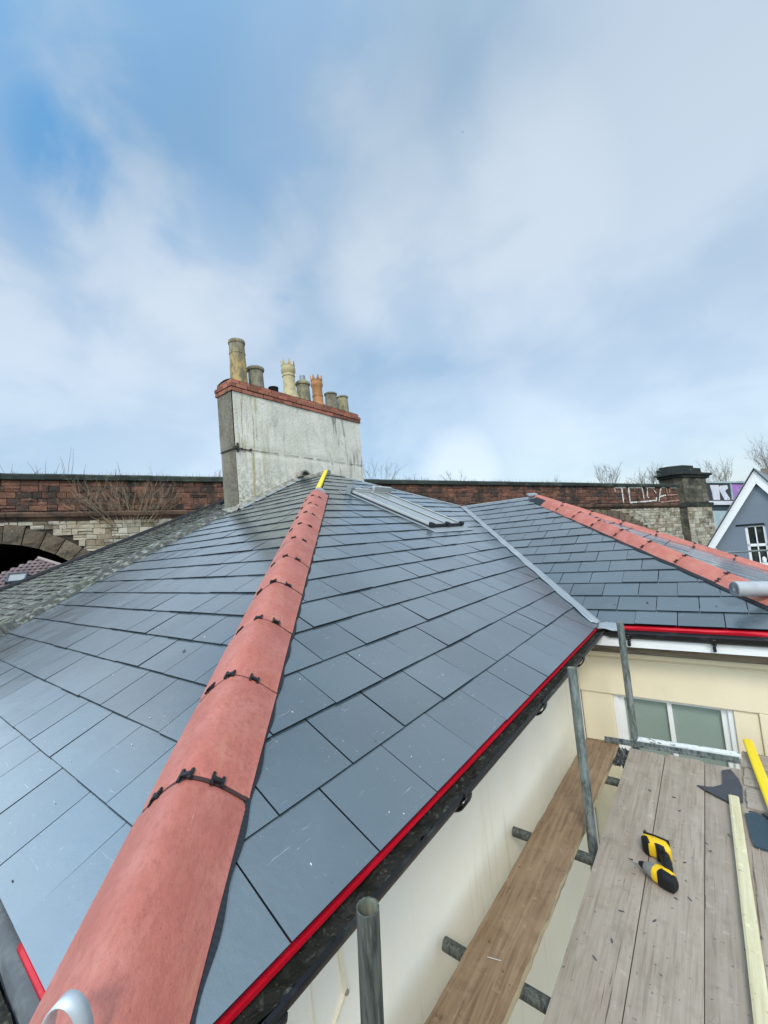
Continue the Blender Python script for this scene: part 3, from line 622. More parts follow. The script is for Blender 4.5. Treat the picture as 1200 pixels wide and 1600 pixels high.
# grey unrolled end and the yellow batten at the apex
def section(p, d, hw, zc, n=12, e=.10):
    x = d.cross(Vector((0, 0, 1))).normalized(); return [p + x * (hw * (-1 + 2 * k / n)) + Vector((0, 0, zc - e * abs(-1 + 2 * k / n) ** 1.5)) for k in range(n + 1)]
endp = .555 + 10 * .4565
b = MB(); b.grid([section(H0 + hd * (endp + t), hd, .10 - t * .04, .075 - t * .03, e=.07) for t in (-.02, .06, .14, .24, .34)]); b.build('hip_roll_end', M['lead'], house)
b = MB(); c0 = H0 + hd * (endp + .25); c1 = AP + Vector((-.02, -.01, .0)); md = (c1 - c0) / 2
b.obox((c0 + c1) / 2 + Vector((0, 0, .045)), hx * .030, md, Vector((0, 0, .020))); b.build('hip_batten', M['batten_yellow'], house)
# wing hip (near) and verge (far)
Rd = (RE - RH).normalized()
tile_row(RH + Vector((.02, .01, -.005)), RE, -.02, .4565, 9, scale=.92, seed=5)
hip_roll(RH, RE, zR, zE, 0, .97, .130, .118)
FE = RE + Vector((2.92, -.05, -2.92 * tE))
tile_row(FE, RE + Vector((.1, 0, -.05)), 0, .4565, 7, clips=True, scale=.86, seed=6)
b = MB(); b.obox(RE + Vector((-.02, .02, .06)), Rd * .05, Rd.cross(Vector((0, 0, 1))).normalized() * .08, (0, 0, .012)); b.build('hip_roll_end', M['lead'], house)
# thin ridge mortar of the wing ridge and back hip of the main roof
b = MB(); b.tube(VT + Vector((-.02, 0, .01)), RE + Vector((0, 0, .01)), .014, n=8); b.tube(AP + Vector((0, 0, .005)), VT + Vector((0, 0, .012)), .012, n=8); b.build('ridge_capping', M['lead'], house)
b = MB()
for k in range(3):
    p0 = Vector((-6.12 + k * .25, 5.42, 1.385)); b.tube(p0, p0 + Vector((.245, 0, 0)), .05, n=14)
b.build('ridge_mortar', M['mortar'], house)

# hip iron: galvanised strap curled at the foot of the hip
b = MB(); rows = []
cb = vray(103, 1630).normalized(); cb = cb * (.64 / cb.dot(vray(600, 800).normalized())); ex = Vector((RC[0][0], RC[1][0], RC[2][0])); ey = Vector((RC[0][1], RC[1][1], RC[2][1])); ez = ex.cross(ey)
for k in range(21):
    a = rad(215 - 235 * k / 20); c = cb + ex * cos(a) * .030 + ey * sin(a) * .064
    rows.append([c + ez * .010 - ex * .004, c - ez * .012 + ex * .004 + ey * .004])
b.grid(rows); o = b.build('hip_iron', M['galv_bright'], house); sm_ = o.modifiers.new('s', 'SOLIDIFY'); sm_.thickness = .003

# skylight on the main slope
SY0, SY1, SS0, SS1 = 4.56, 5.42, 2.22, 3.68
def obM(b, y0, y1, s0, s1, h0, h1, m=0):
    b.hexa([onM(y0, s0, h0), onM(y1, s0, h0), onM(y1, s1, h0), onM(y0, s1, h0), onM(y0, s0, h1), onM(y1, s0, h1), onM(y1, s1, h1), onM(y0, s1, h1)], m)
b = MB(); obM(b, SY0 + .02, SY1 - .02, SS0 + .02, SS1 - .02, 0, .05, 0)
sk = b.build('roof_window', M['lead_dark'], house)
b = MB()
for y in (SY0, (SY0 + SY1) / 2 - .014, SY1 - .03): obM(b, y, y + .030, SS0, SS1, .05, .082)
obM(b, SY0, SY1, SS1 - .03, SS1, .05, .084)
b.build('glazing_bar', M['alu'], sk, bevel=.004)
b = MB()
for y in (SY0 + .030, (SY0 + SY1) / 2 - .026, (SY0 + SY1) / 2 + .016, SY1 - .042): obM(b, y, y + .011, SS0 + .02, SS1 - .03, .0665, .071)
b.build('gasket', M['rubber'], sk)
b = MB(); obM(b, SY0, SY1, SS0 - .012, SS0 + .018, .030, .074); 
for y in (SY0, (SY0 + SY1) / 2 - .02, SY1 - .04): obM(b, y - .008, y + .048, SS0 - .03, SS0 + .03, .045, .098)
b.build('end_cap', M['rubber'], sk, bevel=.004)
for y0, y1 in ((SY0 + .04, (SY0 + SY1) / 2 - .02), ((SY0 + SY1) / 2 + .02, SY1 - .04)):
    b = MB(); obM(b, y0, y1, SS0 + .018, SS1 - .03, .052, .066); b.build('pane', M['skyglass'], sk)
b = MB(); obM(b, SY0 - .10, SY1 + .10, SS0 - .16, SS0 - .005, .0235, .028); obM(b, SY0 - .07, SY0 - .004, SS0, SS1 + .1, .0235, .027); obM(b, SY1 + .004, SY1 + .07, SS0, SS1 + .1, .0235, .027)
b.build('flashing', M['lead'], sk)
b = MB(); obM(b, SY0 + .50, SY1 + .10, SS1 - .02, SS1 + .04, .03, .17); b.build('vent_hood', M['alu'], sk, bevel=.01)
b = MB(); obM(b, SY0 + .06, SY0 + .46, SS1 + .0, SS1 + .05, .03, .11, 0); b.build('hinge_cover', M['alu'], sk, bevel=.01)
b = MB(); obM(b, SY0 + .25, SY0 + .33, SS1 + .05, SS1 + .20, .03, .10, 0); obM(b, SY0 + .42, SY0 + .47, SS1 + .03, SS1 + .12, .03, .13, 0); obM(b, SY0 - .03, SY0 + .05, SS1 - .02, SS1 + .08, .03, .12); b.build('bracket', M['zinc'], sk)

# ---------------------------------------------------------------- chimney
CX, CY, CY1, CXW, CZ0, CZT = -6.137, 4.0, 7.30, -6.575, .30, 2.83
b = MB()
def wav(y, z): return .006 * mnoise.noise(Vector((y * 1.7, z * 1.7, 3)))
rows = []
ny, nz_ = 60, 40
for i in range(nz_ + 1):
    z = CZ0 + (CZT - CZ0) * i / nz_; br = -.012 if z > 1.84 else 0
    rows.append([Vector((CX + wav(CY + (CY1 - CY) * j / ny, z) + (.010 if abs(z - 1.83) > .03 else -.004), CY + (CY1 - CY) * j / ny, z)) for j in range(ny + 1)])
b.grid(rows, 0)
rows = [[Vector((CX + (CXW - CX) * j / 8 + .0, CY + .005 * mnoise.noise(Vector((j, i * .4, 1))) - (.012 if i > 24 else 0), CZ0 + (CZT - CZ0) * i / nz_)) for j in range(9)][::-1] for i in range(nz_ + 1)]
b.grid(rows, 1)
b.face([(CXW, CY, CZ0), (CXW, CY1, CZ0), (CXW, CY1, CZT), (CXW, CY, CZT)][::-1], 1); b.face([(CXW, CY1, CZ0), (CX, CY1, CZ0), (CX, CY1, CZT), (CXW, CY1, CZT)], 0)
b.face([(CXW, CY, CZT), (CX, CY, CZT), (CX, CY1, CZT), (CXW, CY1, CZT)], 1)
chim = b.build('chimney', [M['chim'], M['chim_dirty']], house, org=(CX, CY, -7.6))
# brick oversailing courses
b = MB(); rr = random.Random(11)
def course(z0, z1, out, off):
    hz = z1 - z0
    x0, x1, y0, y1 = CXW - out, CX + out, CY - out, CY1 + out
    L_ = .225
    for fx in (x1 - .10, x0):
        y = y0 - off
        while y < y1:
            a = max(y0, y); c = min(y1, y + L_ - .016)
            if c - a > .03: b.box((fx + rr.uniform(-.003, .004), a, z0 + rr.uniform(0, .003)), (fx + .10 + rr.uniform(-.003, .005), c, z1 - rr.uniform(.011, .016)), 0, rr.random())
            y += L_
    for fy in (y0, y1 - .10):
        x = x0 + .104 - off * .5
        while x < x1 - .104:
            a = max(x0 + .106, x); c = min(x1 - .106, x + L_ - .01)
            if c - a > .03: b.box((a, fy + rr.uniform(-.003, .003), z0 + .001), (c, fy + .10, z1 - .01), 0, rr.random())
            x += L_
    b.box((x0 + .012, y0 + .012, z0 - .001), (x1 - .012, y1 - .012, z1 - .004), 1)
course(CZT, CZT + .077, .032, 0); course(CZT + .077, CZT + .152, .038, .11); course(CZT + .152, CZT + .227, .004, .05)
b.build('brick_cap', [M['brick'], M['brickmortar']], chim, bevel=.004)
b = MB(); rows = []
CZP = CZT + .222
for i in range(25):
    y = CY + .0 + (CY1 - CY) * i / 24; rows.append([Vector((CXW + (CX - CXW) * j / 6, y, CZP + .035 * sin(pi * j / 6) + .012 * mnoise.noise(Vector((y * 4, j, 0))))) for j in range(7)])
b.grid(rows); b.build('flaunching', M['mortar'], chim)
# pots
def pot(name, y, prof, mt, crown=None, extra=None, x=-6.385):
    c = Vector((x, y, CZP + .0)); org = c
    b = MB(); pr = prof + [(prof[-1][0] - .025, prof[-1][1]), (prof[-1][0] - .03, prof[-1][1] - .12)]
    b.lathe(c, pr, 28, 0); zt = prof[-1][1] - .11; b.lathe(c, [(prof[-1][0] - .03, zt), (.001, zt)], 28, 1)
    if crown:
        r_, n, hh = crown
        for k in range(n):
            a0 = 2 * pi * k / n; a1 = 2 * pi * (k + 1) / n; am = (a0 + a1) / 2; z0 = prof[-1][1]
            P_ = lambda a, q, z: c + Vector((cos(a) * q, sin(a) * q, z))
            tri = [P_(a0 + .10, r_, z0 - .02), P_(a1 - .10, r_, z0 - .02), P_(am, r_ * 1.04, z0 + hh)]; tri2 = [P_(a0 + .04, r_ - .022, z0 - .02), P_(a1 - .04, r_ - .022, z0 - .02), P_(am, r_ * 1.02 - .02, z0 + hh)]
            b.face(tri); b.face(tri2[::-1]); b.face([tri[0], tri[2], tri2[2], tri2[0]][::-1]); b.face([tri[2], tri[1], tri2[1], tri2[2]][::-1])
    if extra: extra(b, c)
    return b.build('chimney_pot', [mt, M['soot'], M['zinc']], chim, org=org)
pot('tall', 4.33, [(.150, 0), (.150, .30), (.138, .56), (.140, .60), (.146, .605), (.146, .625), (.138, .63), (.136, .80), (.148, .805), (.152, .83), (.146, .86), (.136, .865)], M['pot_buff'])
pot('short', 4.70, [(.145, 0), (.138, .20), (.134, .385), (.160, .40), (.166, .43), (.155, .455), (.13, .46)], M['pot_grey'])
pot('stub', 5.09, [(.17, 0), (.13, .06), (.095, .085), (.092, .15), (.098, .155), (.098, .175), (.09, .18)], M['soot'])
pot('king', 5.50, [(.20, 0), (.17, .10), (.122, .22), (.120, .50), (.132, .505), (.132, .52), (.122, .525), (.120, .56), (.145, .60), (.148, .66), (.138, .665), (.136, .72), (.142, .725)], M['pot_cream'], crown=(.14, 7, .125))
def cowl(b, c): b.tube(c + Vector((0, 0, .50)), c + Vector((0, 0, .625)), .062, .058, n=18, m=2)
pot('cowl', 5.87, [(.150, 0), (.142, .20), (.132, .40), (.155, .42), (.158, .45), (.145, .48), (.10, .51), (.09, .515)], M['pot_olive'], extra=cowl)
pot('queen', 6.28, [(.17, 0), (.155, .06), (.118, .12), (.112, .26), (.120, .265), (.120, .28), (.112, .285), (.108, .46), (.132, .50), (.134, .55), (.124, .56), (.122, .62), (.130, .625)], M['pot_orange'], crown=(.128, 7, .115))
pot('plain', 6.69, [(.142, 0), (.134, .20), (.128, .385), (.146, .395), (.148, .42), (.14, .43), (.125, .435)], M['pot_grey'])
pot('plain', 7.07, [(.142, 0), (.132, .20), (.124, .40), (.140, .41), (.142, .43), (.135, .44), (.12, .445)], M['pot_olive'])
# iron strap and clamp
b = MB(); rr = random.Random(3); y = CY + .3
while y < CY1:
    if rr.random() < .75: b.box((CX + .008, y, 1.827 + rr.uniform(-.004, .004)), (CX + .0145, y + .119, 1.833), 0, 0)
    y += .121
b.build('render_joint', M['chim_dirty'], chim)
b = MB()
b.box((CXW - .004, CY - .020, 1.822), (CX + .02, CY - .002, 1.838)); b.box((CX + .008, CY - .02, 1.815), (CX + .022, CY + .30, 1.831))
b.obox((CX + .02, CY - .012, 1.83), (.035, 0, 0), (0, .03, 0), (0, 0, .022)); b.obox((CX + .03, CY + .03, 1.84), (.018, 0, 0), (0, .012, 0), (0, 0, .075))
b.tube((CX + .015, CY + .28, 1.823), (CX + .05, CY + .28, 1.823), .022, n=10); b.tube((CX + .018, CY + .11, 1.823), (CX + .04, CY + .11, 1.823), .02, n=10)
b.build('iron_strap', mat('rusty_iron', (.035, .028, .024), rough=.9, bump=.006, bscale=60), chim)
# lead soakers and mortar fillet where slates meet the chimney
b = MB(); rows = []
for k in range(31):
    y = 3.98 + (5.44 - 3.98) * k / 30; s_ = (y - .25) * cL; w = .006 * sin(k * 2.1) + .006 * mnoise.noise(Vector((k * .5, 0, 0)))
    rows.append([onL(CX + .10 + w, s_, .022), onL(CX + .05, s_, .045 + w), onL(CX + .012, s_, .10 + w)])
b.grid(rows); b.build('chimney_fillet', M['mortar'], chim)
b = MB()
for k in range(6):
    y = 4.03 + k * .235; s_ = (y - .25) * cL
    b.prism([onL(CX + .15, s_ + .01, .026), onL(CX + .04, s_, .05), onL(CX + .04, s_ + .21, .05), onL(CX + .14, s_ + .20, .026)], (0, 0, .004))
b.build('lead_soaker', M['lead'], chim)
b = MB(); rows = []
for k in range(21):
    u = k / 20; p = onL(CX + .05 - .60 * u, 3.99 * cL - .25 * cL - .015, .02)
    rows.append([p + Vector((0, -.06 - .01 * sin(k), -.02)), p + Vector((0, -.02, .02)), p + Vector((0, .012, .07))])
b.grid(rows); b.build('chimney_fillet', M['mortar'], chim)
b = MB()   # old ridge tile stub against the stack
pr = [(cos(rad(180 * k / 14)) * .13, sin(rad(180 * k / 14)) * .13) for k in range(15)]
b.grid([[Vector((CX + .004, 5.40 + a, 1.41 + c)) for a, c in pr], [Vector((CX + .16, 5.40 + a, 1.41 + c)) for a, c in pr]]); b.grid([[Vector((CX + .16, 5.40 + a, 1.41 + c)) for a, c in pr], [Vector((CX + .16, 5.40 + a * .82, 1.41 + c * .80)) for a, c in pr]])
b.grid([[Vector((CX + .16, 5.40 + a * .82, 1.41 + c * .8)) for a, c in pr], [Vector((CX + .05, 5.40 + a * .82, 1.41 + c * .8)) for a, c in pr]])
b.build('old_ridge_tile', M['mortar'], chim)

# ---------------------------------------------------------------- neighbour's mossy roof
nb = thing('neighbouring_house', (-8.2, 3, GZ), 'neighbouring house with old mossy slate roof strip behind the new slates', 'house')
inn = [(-5.20, .25), (-5.50, .89), (-5.70, 1.24), (-6.03, 1.99), (-6.16, 2.70), (-6.45, 3.92), (-6.58, 4.0)]
rM = random.Random(21)
nfr = slope_frame(CO + Vector((0, 0, 0)) + frL[3] * .030, (-1, 0, 0), (0, 1, tL))
MM = [M['moss'], M['moss'], M['moss']]
# two convex pieces following the ragged junction
def ux(x): return -.812 - x
def sy(y): return (y - .25) * cL
pieces = [[(ux(-5.50), sy(.25)), (ux(-10.3), sy(.25)), (ux(-9.15), sy(1.99)), (ux(-6.03), sy(1.99)), (ux(-5.68), sy(1.10))],
          [(ux(-6.05), sy(1.99)), (ux(-9.15), sy(1.99)), (ux(-7.85), sy(4.75)), (ux(-6.60), sy(4.75)), (ux(-6.60), sy(4.0)), (ux(-6.42), sy(3.9))]]
for k, cv in enumerate(pieces):
    s0 = min(p[1] for p in cv); ln = [s0 + i * .105 for i in range(int((max(p[1] for p in cv) - s0) / .105) + 2)]
    slates('roof_slope', nfr, cv, rM.uniform(0, .2), .17, ln, nb, MM, th=.010, gap=.008, tilt=.022, jit=.006, overlap=.03, rnd=rM, mess=.018)
b = MB(); rr = random.Random(4); rows = []
for k in range(len(inn) - 1):      # broken mortar and moss line along the junction
    for j in range(14):
        t = j / 14; x = inn[k][0] + (inn[k + 1][0] - inn[k][0]) * t; y = inn[k][1] + (inn[k + 1][1] - inn[k][1]) * t; s_ = sy(y); w = rr.uniform(-.03, .03)
        rows.append([onL(x + .10 + w, s_, .018), onL(x + .03 + w * .5, s_, .045 + rr.uniform(0, .02)), onL(x - .08 + w, s_, .070 + rr.uniform(0, .02)), onL(x - .22 + w, s_, .074 + rr.uniform(0, .02)), onL(x - .36 + w, s_, .060 + rr.uniform(0, .015)), onL(x - .5, s_, .03)])
b.grid(rows, smooth=False); b.build('junction_mortar', M['moss'], nb)
b = MB(); o0 = Vector((-10.3, .25, -.85)); o1 = Vector((-7.85, 4.78, zL(Vector((0, 4.78, 0))))); o0.z = zL(o0)
b.tube(o0 + Vector((0, 0, .06)), o1 + Vector((0, 0, .06)), .055, n=10); q = (o1 - o0).normalized().cross(Vector((0, 0, 1)))
b.obox((o0 + o1) / 2 + Vector((0, 0, .02)) - q * .10, (o1 - o0) / 2, q * .09, (0, 0, .03)); b.build('verge_capping', mat('dark_verge', (.028, .030, .032), rough=.95, spec=.15, bump=.01, bscale=20), nb)
b = MB(); b.prism([o0 + Vector((0, 0, -.1)), o1 + Vector((0, 0, -.1)), (-6.7, 4.75, o1.z - .1), (-6.9, .3, -.97)], (0, 0, -.05)); b.face([o0, o1, Vector((o1.x, o1.y, GZ)), Vector((o0.x, o0.y, GZ))]); b.face([o1, (-6.62, 4.78, o1.z), (-6.62, 4.78, GZ), Vector((o1.x, o1.y, GZ))])
b.build('wall', M['cream'], nb)

# ---------------------------------------------------------------- viaduct
VA = vray(0, 740) * 13; VB = vray(1050, 757) * 27
vt_ = Vector((VB.x - VA.x, VB.y - VA.y, 0)); VL = vt_.length; vt_.normalize(); vn = Vector((vt_.y, -vt_.x, 0)); VG = (VB.z - VA.z) / VL
def V(u, v, w=0.0): return VA + vt_ * u + vn * w + Vector((0, 0, v + VG * u)) - Vector((0, 0, 0))
def vuv(x, y, w=0.0):
    d = vray(x, y); A_ = VA + vn * w; t = A_.dot(vn) / d.dot(vn); p = d * t - VA; u = p.dot(vt_); return u, p.z - VG * u
ARC = [(-.2, -5.30, 3.10, 3.66), (26.3, -10.1, 8.0, 8.62)]
via = thing('viaduct', tuple(Vector((V(12, 0).x, V(12, 0).y, GZ))), 'long railway viaduct of red sandstone parapet over pale rubble with arches behind the roofs', 'viaduct')
def in_arch(u, v, g_=0.0):
    for (cu, cv, ri, ro) in ARC:
        if v < cv: 
            if abs(u - cu) < ro + g_ - .05: return True
        elif (u - cu) ** 2 + (v - cv) ** 2 < (ro + g_) ** 2: return True
    return False
def blocks(b, u0, u1, v0, v1, hts, wr, seed, prot=(.0, .035), w0=0.0, skip=False, mort=.014, split=.18):
    rr = random.Random(seed); v = v1
    while v > v0 + .02:
        h = min(rr.choice(hts), v - v0); u = u0 - rr.random() * .2
        while u < u1:
            w = rr.uniform(*wr); a = max(u, u0); c = min(u + w, u1); u += w
            if c - a < .06: continue
            cells = [(v - h, v)]
            if rr.random() < split and h > .15: cells = [(v - h, v - h / 2), (v - h / 2, v)]
            for (c0, c1) in cells:
                if skip and (in_arch((a + c) / 2, (c0 + c1) / 2) or in_arch(a, c0, -.1) or in_arch(c, c0, -.1)): continue
                p = w0 + rr.uniform(*prot); rv = rr.random(); q = mort / 2; j = lambda: rr.uniform(-.006, .006)
                f = [V(a + q + j(), c0 + q + j(), p + j() * 2), V(c - q + j(), c0 + q + j(), p + j() * 2), V(c - q + j(), c1 - q + j(), p + j() * 2), V(a + q + j(), c1 - q + j(), p + j() * 2)]
                k = [V(a + q, c0 + q, w0 - .05), V(c - q, c0 + q, w0 - .05), V(c - q, c1 - q, w0 - .05), V(a + q, c1 - q, w0 - .05)]
                m_ = (f[0] + f[2]) / 2 + vn * rr.uniform(.0, .02)
                for e in range(4):
                    b.face([f[e], f[(e + 1) % 4], m_], 0, rv); b.face([k[e], k[(e + 1) % 4], f[(e + 1) % 4], f[e]], 0, rv)
        v -= h
def V_flat(b, u0, u1, v0, v1, w, m): b.face([V(u0, v0, w), V(u1, v0, w), V(u1, v1, w), V(u0, v1, w)], m)
b = MB(); blocks(b, -3, 34.9, -1.22, -.20, (.185, .20, .215, .23), (.22, .55), 31); V_flat(b, -3, 38.5, -1.3, 0, -.02, 1)
b.build('parapet_wall', [M['redstone'], M['viamortar']], via)
b = MB(); blocks(b, -3, 34.9, -6.6, -1.52, (.14, .17, .21, .25), (.16, .42), 32, skip=True, prot=(0, .05), split=.28)
# backing wall with real arch openings
def backing(w, m, flip=False):
    segs = []; u = -3.0
    us = sorted(set([-3.0, 40.0] + [cu + ri * cos(rad(180 * k / 48)) for (cu, cv, ri, ro) in ARC for k in range(49)]))
    def low(u):
        for (cu, cv, ri, ro) in ARC:
            if abs(u - cu) <= ri + 1e-6: return cv + math.sqrt(max(0, ri * ri - (u - cu) ** 2))
        return -14
    us = [u for u in us if u >= -3.0]
    for a, c in zip(us, us[1:]):
        if c - a < 1e-5: continue
        la, lc = low(a + 1e-4), low(c - 1e-4)
        la = low(a) if la > -13 else -14; lc = low(c) if lc > -13 else -14
        f = [V(a, la, w), V(c, lc, w), V(c, -1.3, w), V(a, -1.3, w)]
        b.face(f[::-1] if flip else f, m)
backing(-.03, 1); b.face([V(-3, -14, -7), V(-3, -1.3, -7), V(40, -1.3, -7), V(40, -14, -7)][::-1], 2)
b.face([V(-3, -1.3, -.03), V(40, -1.3, -.03), V(40, -1.3, -7), V(-3, -1.3, -7)], 1)
for (cu, cv, ri, ro) in ARC:
    pr = [(cu + ri * cos(rad(180 * k / 40)), cv + ri * sin(rad(180 * k / 40))) for k in range(41)]
    pr = [(cu + ri, -14)] + pr + [(cu - ri, -14)]
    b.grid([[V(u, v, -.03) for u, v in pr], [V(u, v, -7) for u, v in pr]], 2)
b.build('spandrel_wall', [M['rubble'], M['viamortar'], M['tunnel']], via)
rr = random.Random(33)
for (cu, cv, ri, ro) in ARC:
    b = MB()
    da = .50 / ((ri + ro) / 2); n = int(pi / da)
    for k in range(n):
        a0 = pi * k / n + .012 / ri; a1 = pi * (k + 1) / n - .012 / ri; q = rr.uniform(-.05, .06); p = rr.uniform(.05, .10); rv = rr.random()
        def A3(a, r_, w): return V(cu + r_ * cos(a), cv + r_ * sin(a), w)
        am = (a0 + a1) / 2
        f = [A3(a0, ri, p), A3(a0, ro + q, p - .02), A3(am, ro + q, p), A3(a1, ro + q, p - .02), A3(a1, ri, p)]; bk = [A3(a0, ri, -.2), A3(a0, ro + q, -.2), A3(am, ro + q, -.2), A3(a1, ro + q, -.2), A3(a1, ri, -.2)]
        c = A3(am + rr.uniform(-.2, .2) * (a1 - a0), (ri + ro) / 2 + rr.uniform(-.1, .1), p + .055)
        for e in range(5): b.face([f[(e + 1) % 5], f[e], c], 0, rv); b.face([f[e], f[(e + 1) % 5], bk[(e + 1) % 5], bk[e]], 0, rv)
    b.build('arch_ring', M['voussoir'], via)
def beam(b, u0, u1, prof, seg, seed, m=0):
    rr = random.Random(seed); u = u0
    while u < u1:
        c = min(u1, u + seg * rr.uniform(.85, 1.15)); rv = rr.random(); dz = rr.uniform(-.006, .006); dw = rr.uniform(-.008, .008)
        A_ = [V(u + .004, v + dz, w + dw) for v, w in prof]; C_ = [V(c - .004, v + dz, w + dw) for v, w in prof]
        b.grid([A_, C_], m, rv, False, True); b.face(A_[::-1], m, rv); b.face(C_, m, rv); u = c
b = MB(); beam(b, -3, 34.6, [(-.20, -.45), (-.20, .03), (-.19, .13), (-.05, .15), (-.0, .10), (.03, -.15), (0, -.45)], 1.0, 41); b.build('coping', M['coping'], via)
b = MB(); beam(b, -3, 34.9, [(-1.53, -.05), (-1.53, .06), (-1.46, .10), (-1.40, .17), (-1.30, .19), (-1.24, .14), (-1.22, -.05)], .8, 42); b.build('string_course', M['string'], via)
# pier with stepped cap
pw = .28
uL, _ = vuv(1067, 790, pw); uR, _ = vuv(1113, 790, pw); 
b = MB()
def pblocks(u0, u1, v0, v1, w, seed, hts=(.24, .3, .34), wr=(.3, .8)):
    blocks(b, u0, u1, v0, v1, hts, wr, seed, w0=w, split=.1)
pierm = MB()
def octo(u0, u1, v0, v1, w, w1=-1.0, ch=.35, m=0):
    P_ = [(u0, w1), (u0, w - ch), (u0 + ch, w), (u1 - ch, w), (u1, w - ch), (u1, w1)]
    lo = [V(u, v0, ww) for u, ww in P_]; hi = [V(u, v1, ww) for u, ww in P_]
    n = len(P_)
    for k in range(n - 1): pierm.face([lo[k], lo[k + 1], hi[k + 1], hi[k]], m)
    pierm.face(hi, m); pierm.face(lo[::-1], m)
octo(uL, uR, -1.35, .45, pw, m=0); octo(uL - .05, uR + .15, -14, -1.50, pw + .05, m=0)
octo(uL - .12, uR + .25, -1.50, -1.25, pw + .16, m=1)
octo(uL - .20, uR + .25, .45, .62, pw + .14, m=1); octo(uL - .45, uR + .40, .62, .76, pw + .24, m=2); octo(uL - .15, uR - .15, .76, 1.10, pw + .02, m=1, ch=.6); octo(uL + .15, uR - .75, 1.10, 1.28, pw - .1, m=2, ch=.6)
pierm.build('pier', [M['pierstone'], M['coping'], M['coping']], via)
b = MB(); blocks(b, uL + .33, uR - .33, -1.22, .43, (.24, .28), (.3, .7), 51, w0=pw + .005, prot=(0, .03)); b.build('pier_facing', M['pierstone'], via)
b = MB(); blocks(b, uL + .3, uR - .2, -9.0, -1.52, (.26, .30, .2), (.3, .75), 52, w0=pw + .055, prot=(0, .05)); b.build('pier_facing', M['rubble'], via)
# sprayed letters on the parapet
b = MB(); 
def stroke(pts, wd=.10, m=0):
    q = [vuv(940 + x / 8.571, 715 + y / 8.571, .06) for x, y in pts]; rr = random.Random(int(pts[0][0]))
    for (a, c) in zip(q, q[1:]):
        d = Vector((c[0] - a[0], c[1] - a[1])); n_ = max(1, int(d.length / .25)); d.normalize(); nn = Vector((-d.y, d.x))
        for k in range(n_):
            p0 = Vector(a).lerp(Vector(c), k / n_) - d * .02; p1 = Vector(a).lerp(Vector(c), (k + 1) / n_) + d * .02; w0_ = wd * rr.uniform(.22, .55); w1_ = wd * rr.uniform(.22, .55)
            F = [p0 - nn * w0_, p1 - nn * w1_, p1 + nn * w1_, p0 + nn * w0_]; b.prism([V(f.x, f.y, .0 + .03) for f in F], vn * .018, m)
for s_ in ([(172, 400), (325, 398)], [(175, 400), (187, 450)], [(275, 405), (285, 500), (300, 600)], [(365, 400), (375, 500), (388, 600)], [(365, 398), (545, 402), (560, 480), (572, 550)],
           [(388, 600), (560, 590), (735, 572), (742, 530)], [(590, 400), (712, 402)], [(615, 405), (620, 520), (632, 538)], [(700, 430), (733, 472)], [(800, 400), (782, 500), (776, 590)], [(795, 400), (850, 402)], [(782, 522), (862, 502)],
           [(915, 402), (1080, 405)]): stroke(s_, .105)
for s_ in ([(868, 405), (885, 480), (900, 500)], [(915, 402), (917, 470)], [(885, 500), (1020, 495)], [(905, 582), (1100, 566)], [(800, 595), (900, 590)]): stroke(s_, .09, 1)
b.build('graffiti', [M['chalk'], M['chalk_faint']], via)

# painted bridge hoarding with the letter K, beyond the pier
hb = thing('bridge_parapet', tuple(V(42, -9, .3)), 'painted metal bridge side with white letter K and purple panel, beyond the stone pier', 'bridge')
hw_ = .15
def HP(x, y, w=0.0): u, v = vuv(x, y, hw_ + w); return V(u, v, hw_ + w)
def hpoly(b, pts, w0, w1, m=0):
    P_ = [HP(x, y, 0) + vn * w0 for x, y in pts]
    b.prism(P_[::-1], vn * (w1 - w0), m)
b = MB(); hpoly(b, [(1100, 754), (1240, 754), (1240, 783), (1104, 783)], -.1, 0); b.build('panel', M['panel_black'], hb)
b = MB(); hpoly(b, [(1141, 757), (1240, 757), (1240, 781), (1145, 781)], 0, .02); b.build('purple_panel', M['panel_purple'], hb)
cv = lambda L_: [(1080 + x / 10, 715 + y / 10) for x, y in L_]
b = MB()
for pl in (cv([(285, 430), (420, 430), (430, 490), (445, 660), (345, 660), (320, 540)]), cv([(440, 440), (555, 430), (570, 480), (520, 520), (600, 640), (600, 660), (520, 662), (440, 520), (430, 500)])): hpoly(b, pl, 0, .03)
b.build('letter', M['panel_white'], hb)
b = MB(); hpoly(b, cv([(600, 395), (615, 395), (650, 660), (632, 662)]), 0, .05); hpoly(b, [(1100, 752.5), (1240, 752.5), (1240, 755), (1100, 755)], -.1, .08); b.build('frame_rail', M['girder'], hb)
b = MB(); hpoly(b, [(1104, 783), (1240, 783), (1240, 789), (1106, 789)], -.3, .12, 0); hpoly(b, [(1104, 789.2), (1240, 789.2), (1240, 798), (1106, 798)], -.4, -.05, 1); hpoly(b, [(1104, 798.2), (1240, 798.2), (1240, 870), (1106, 870)], -.4, .0, 2)
b.build('girder', [M['panel_white'], M['girder_dark'], M['girder']], hb)

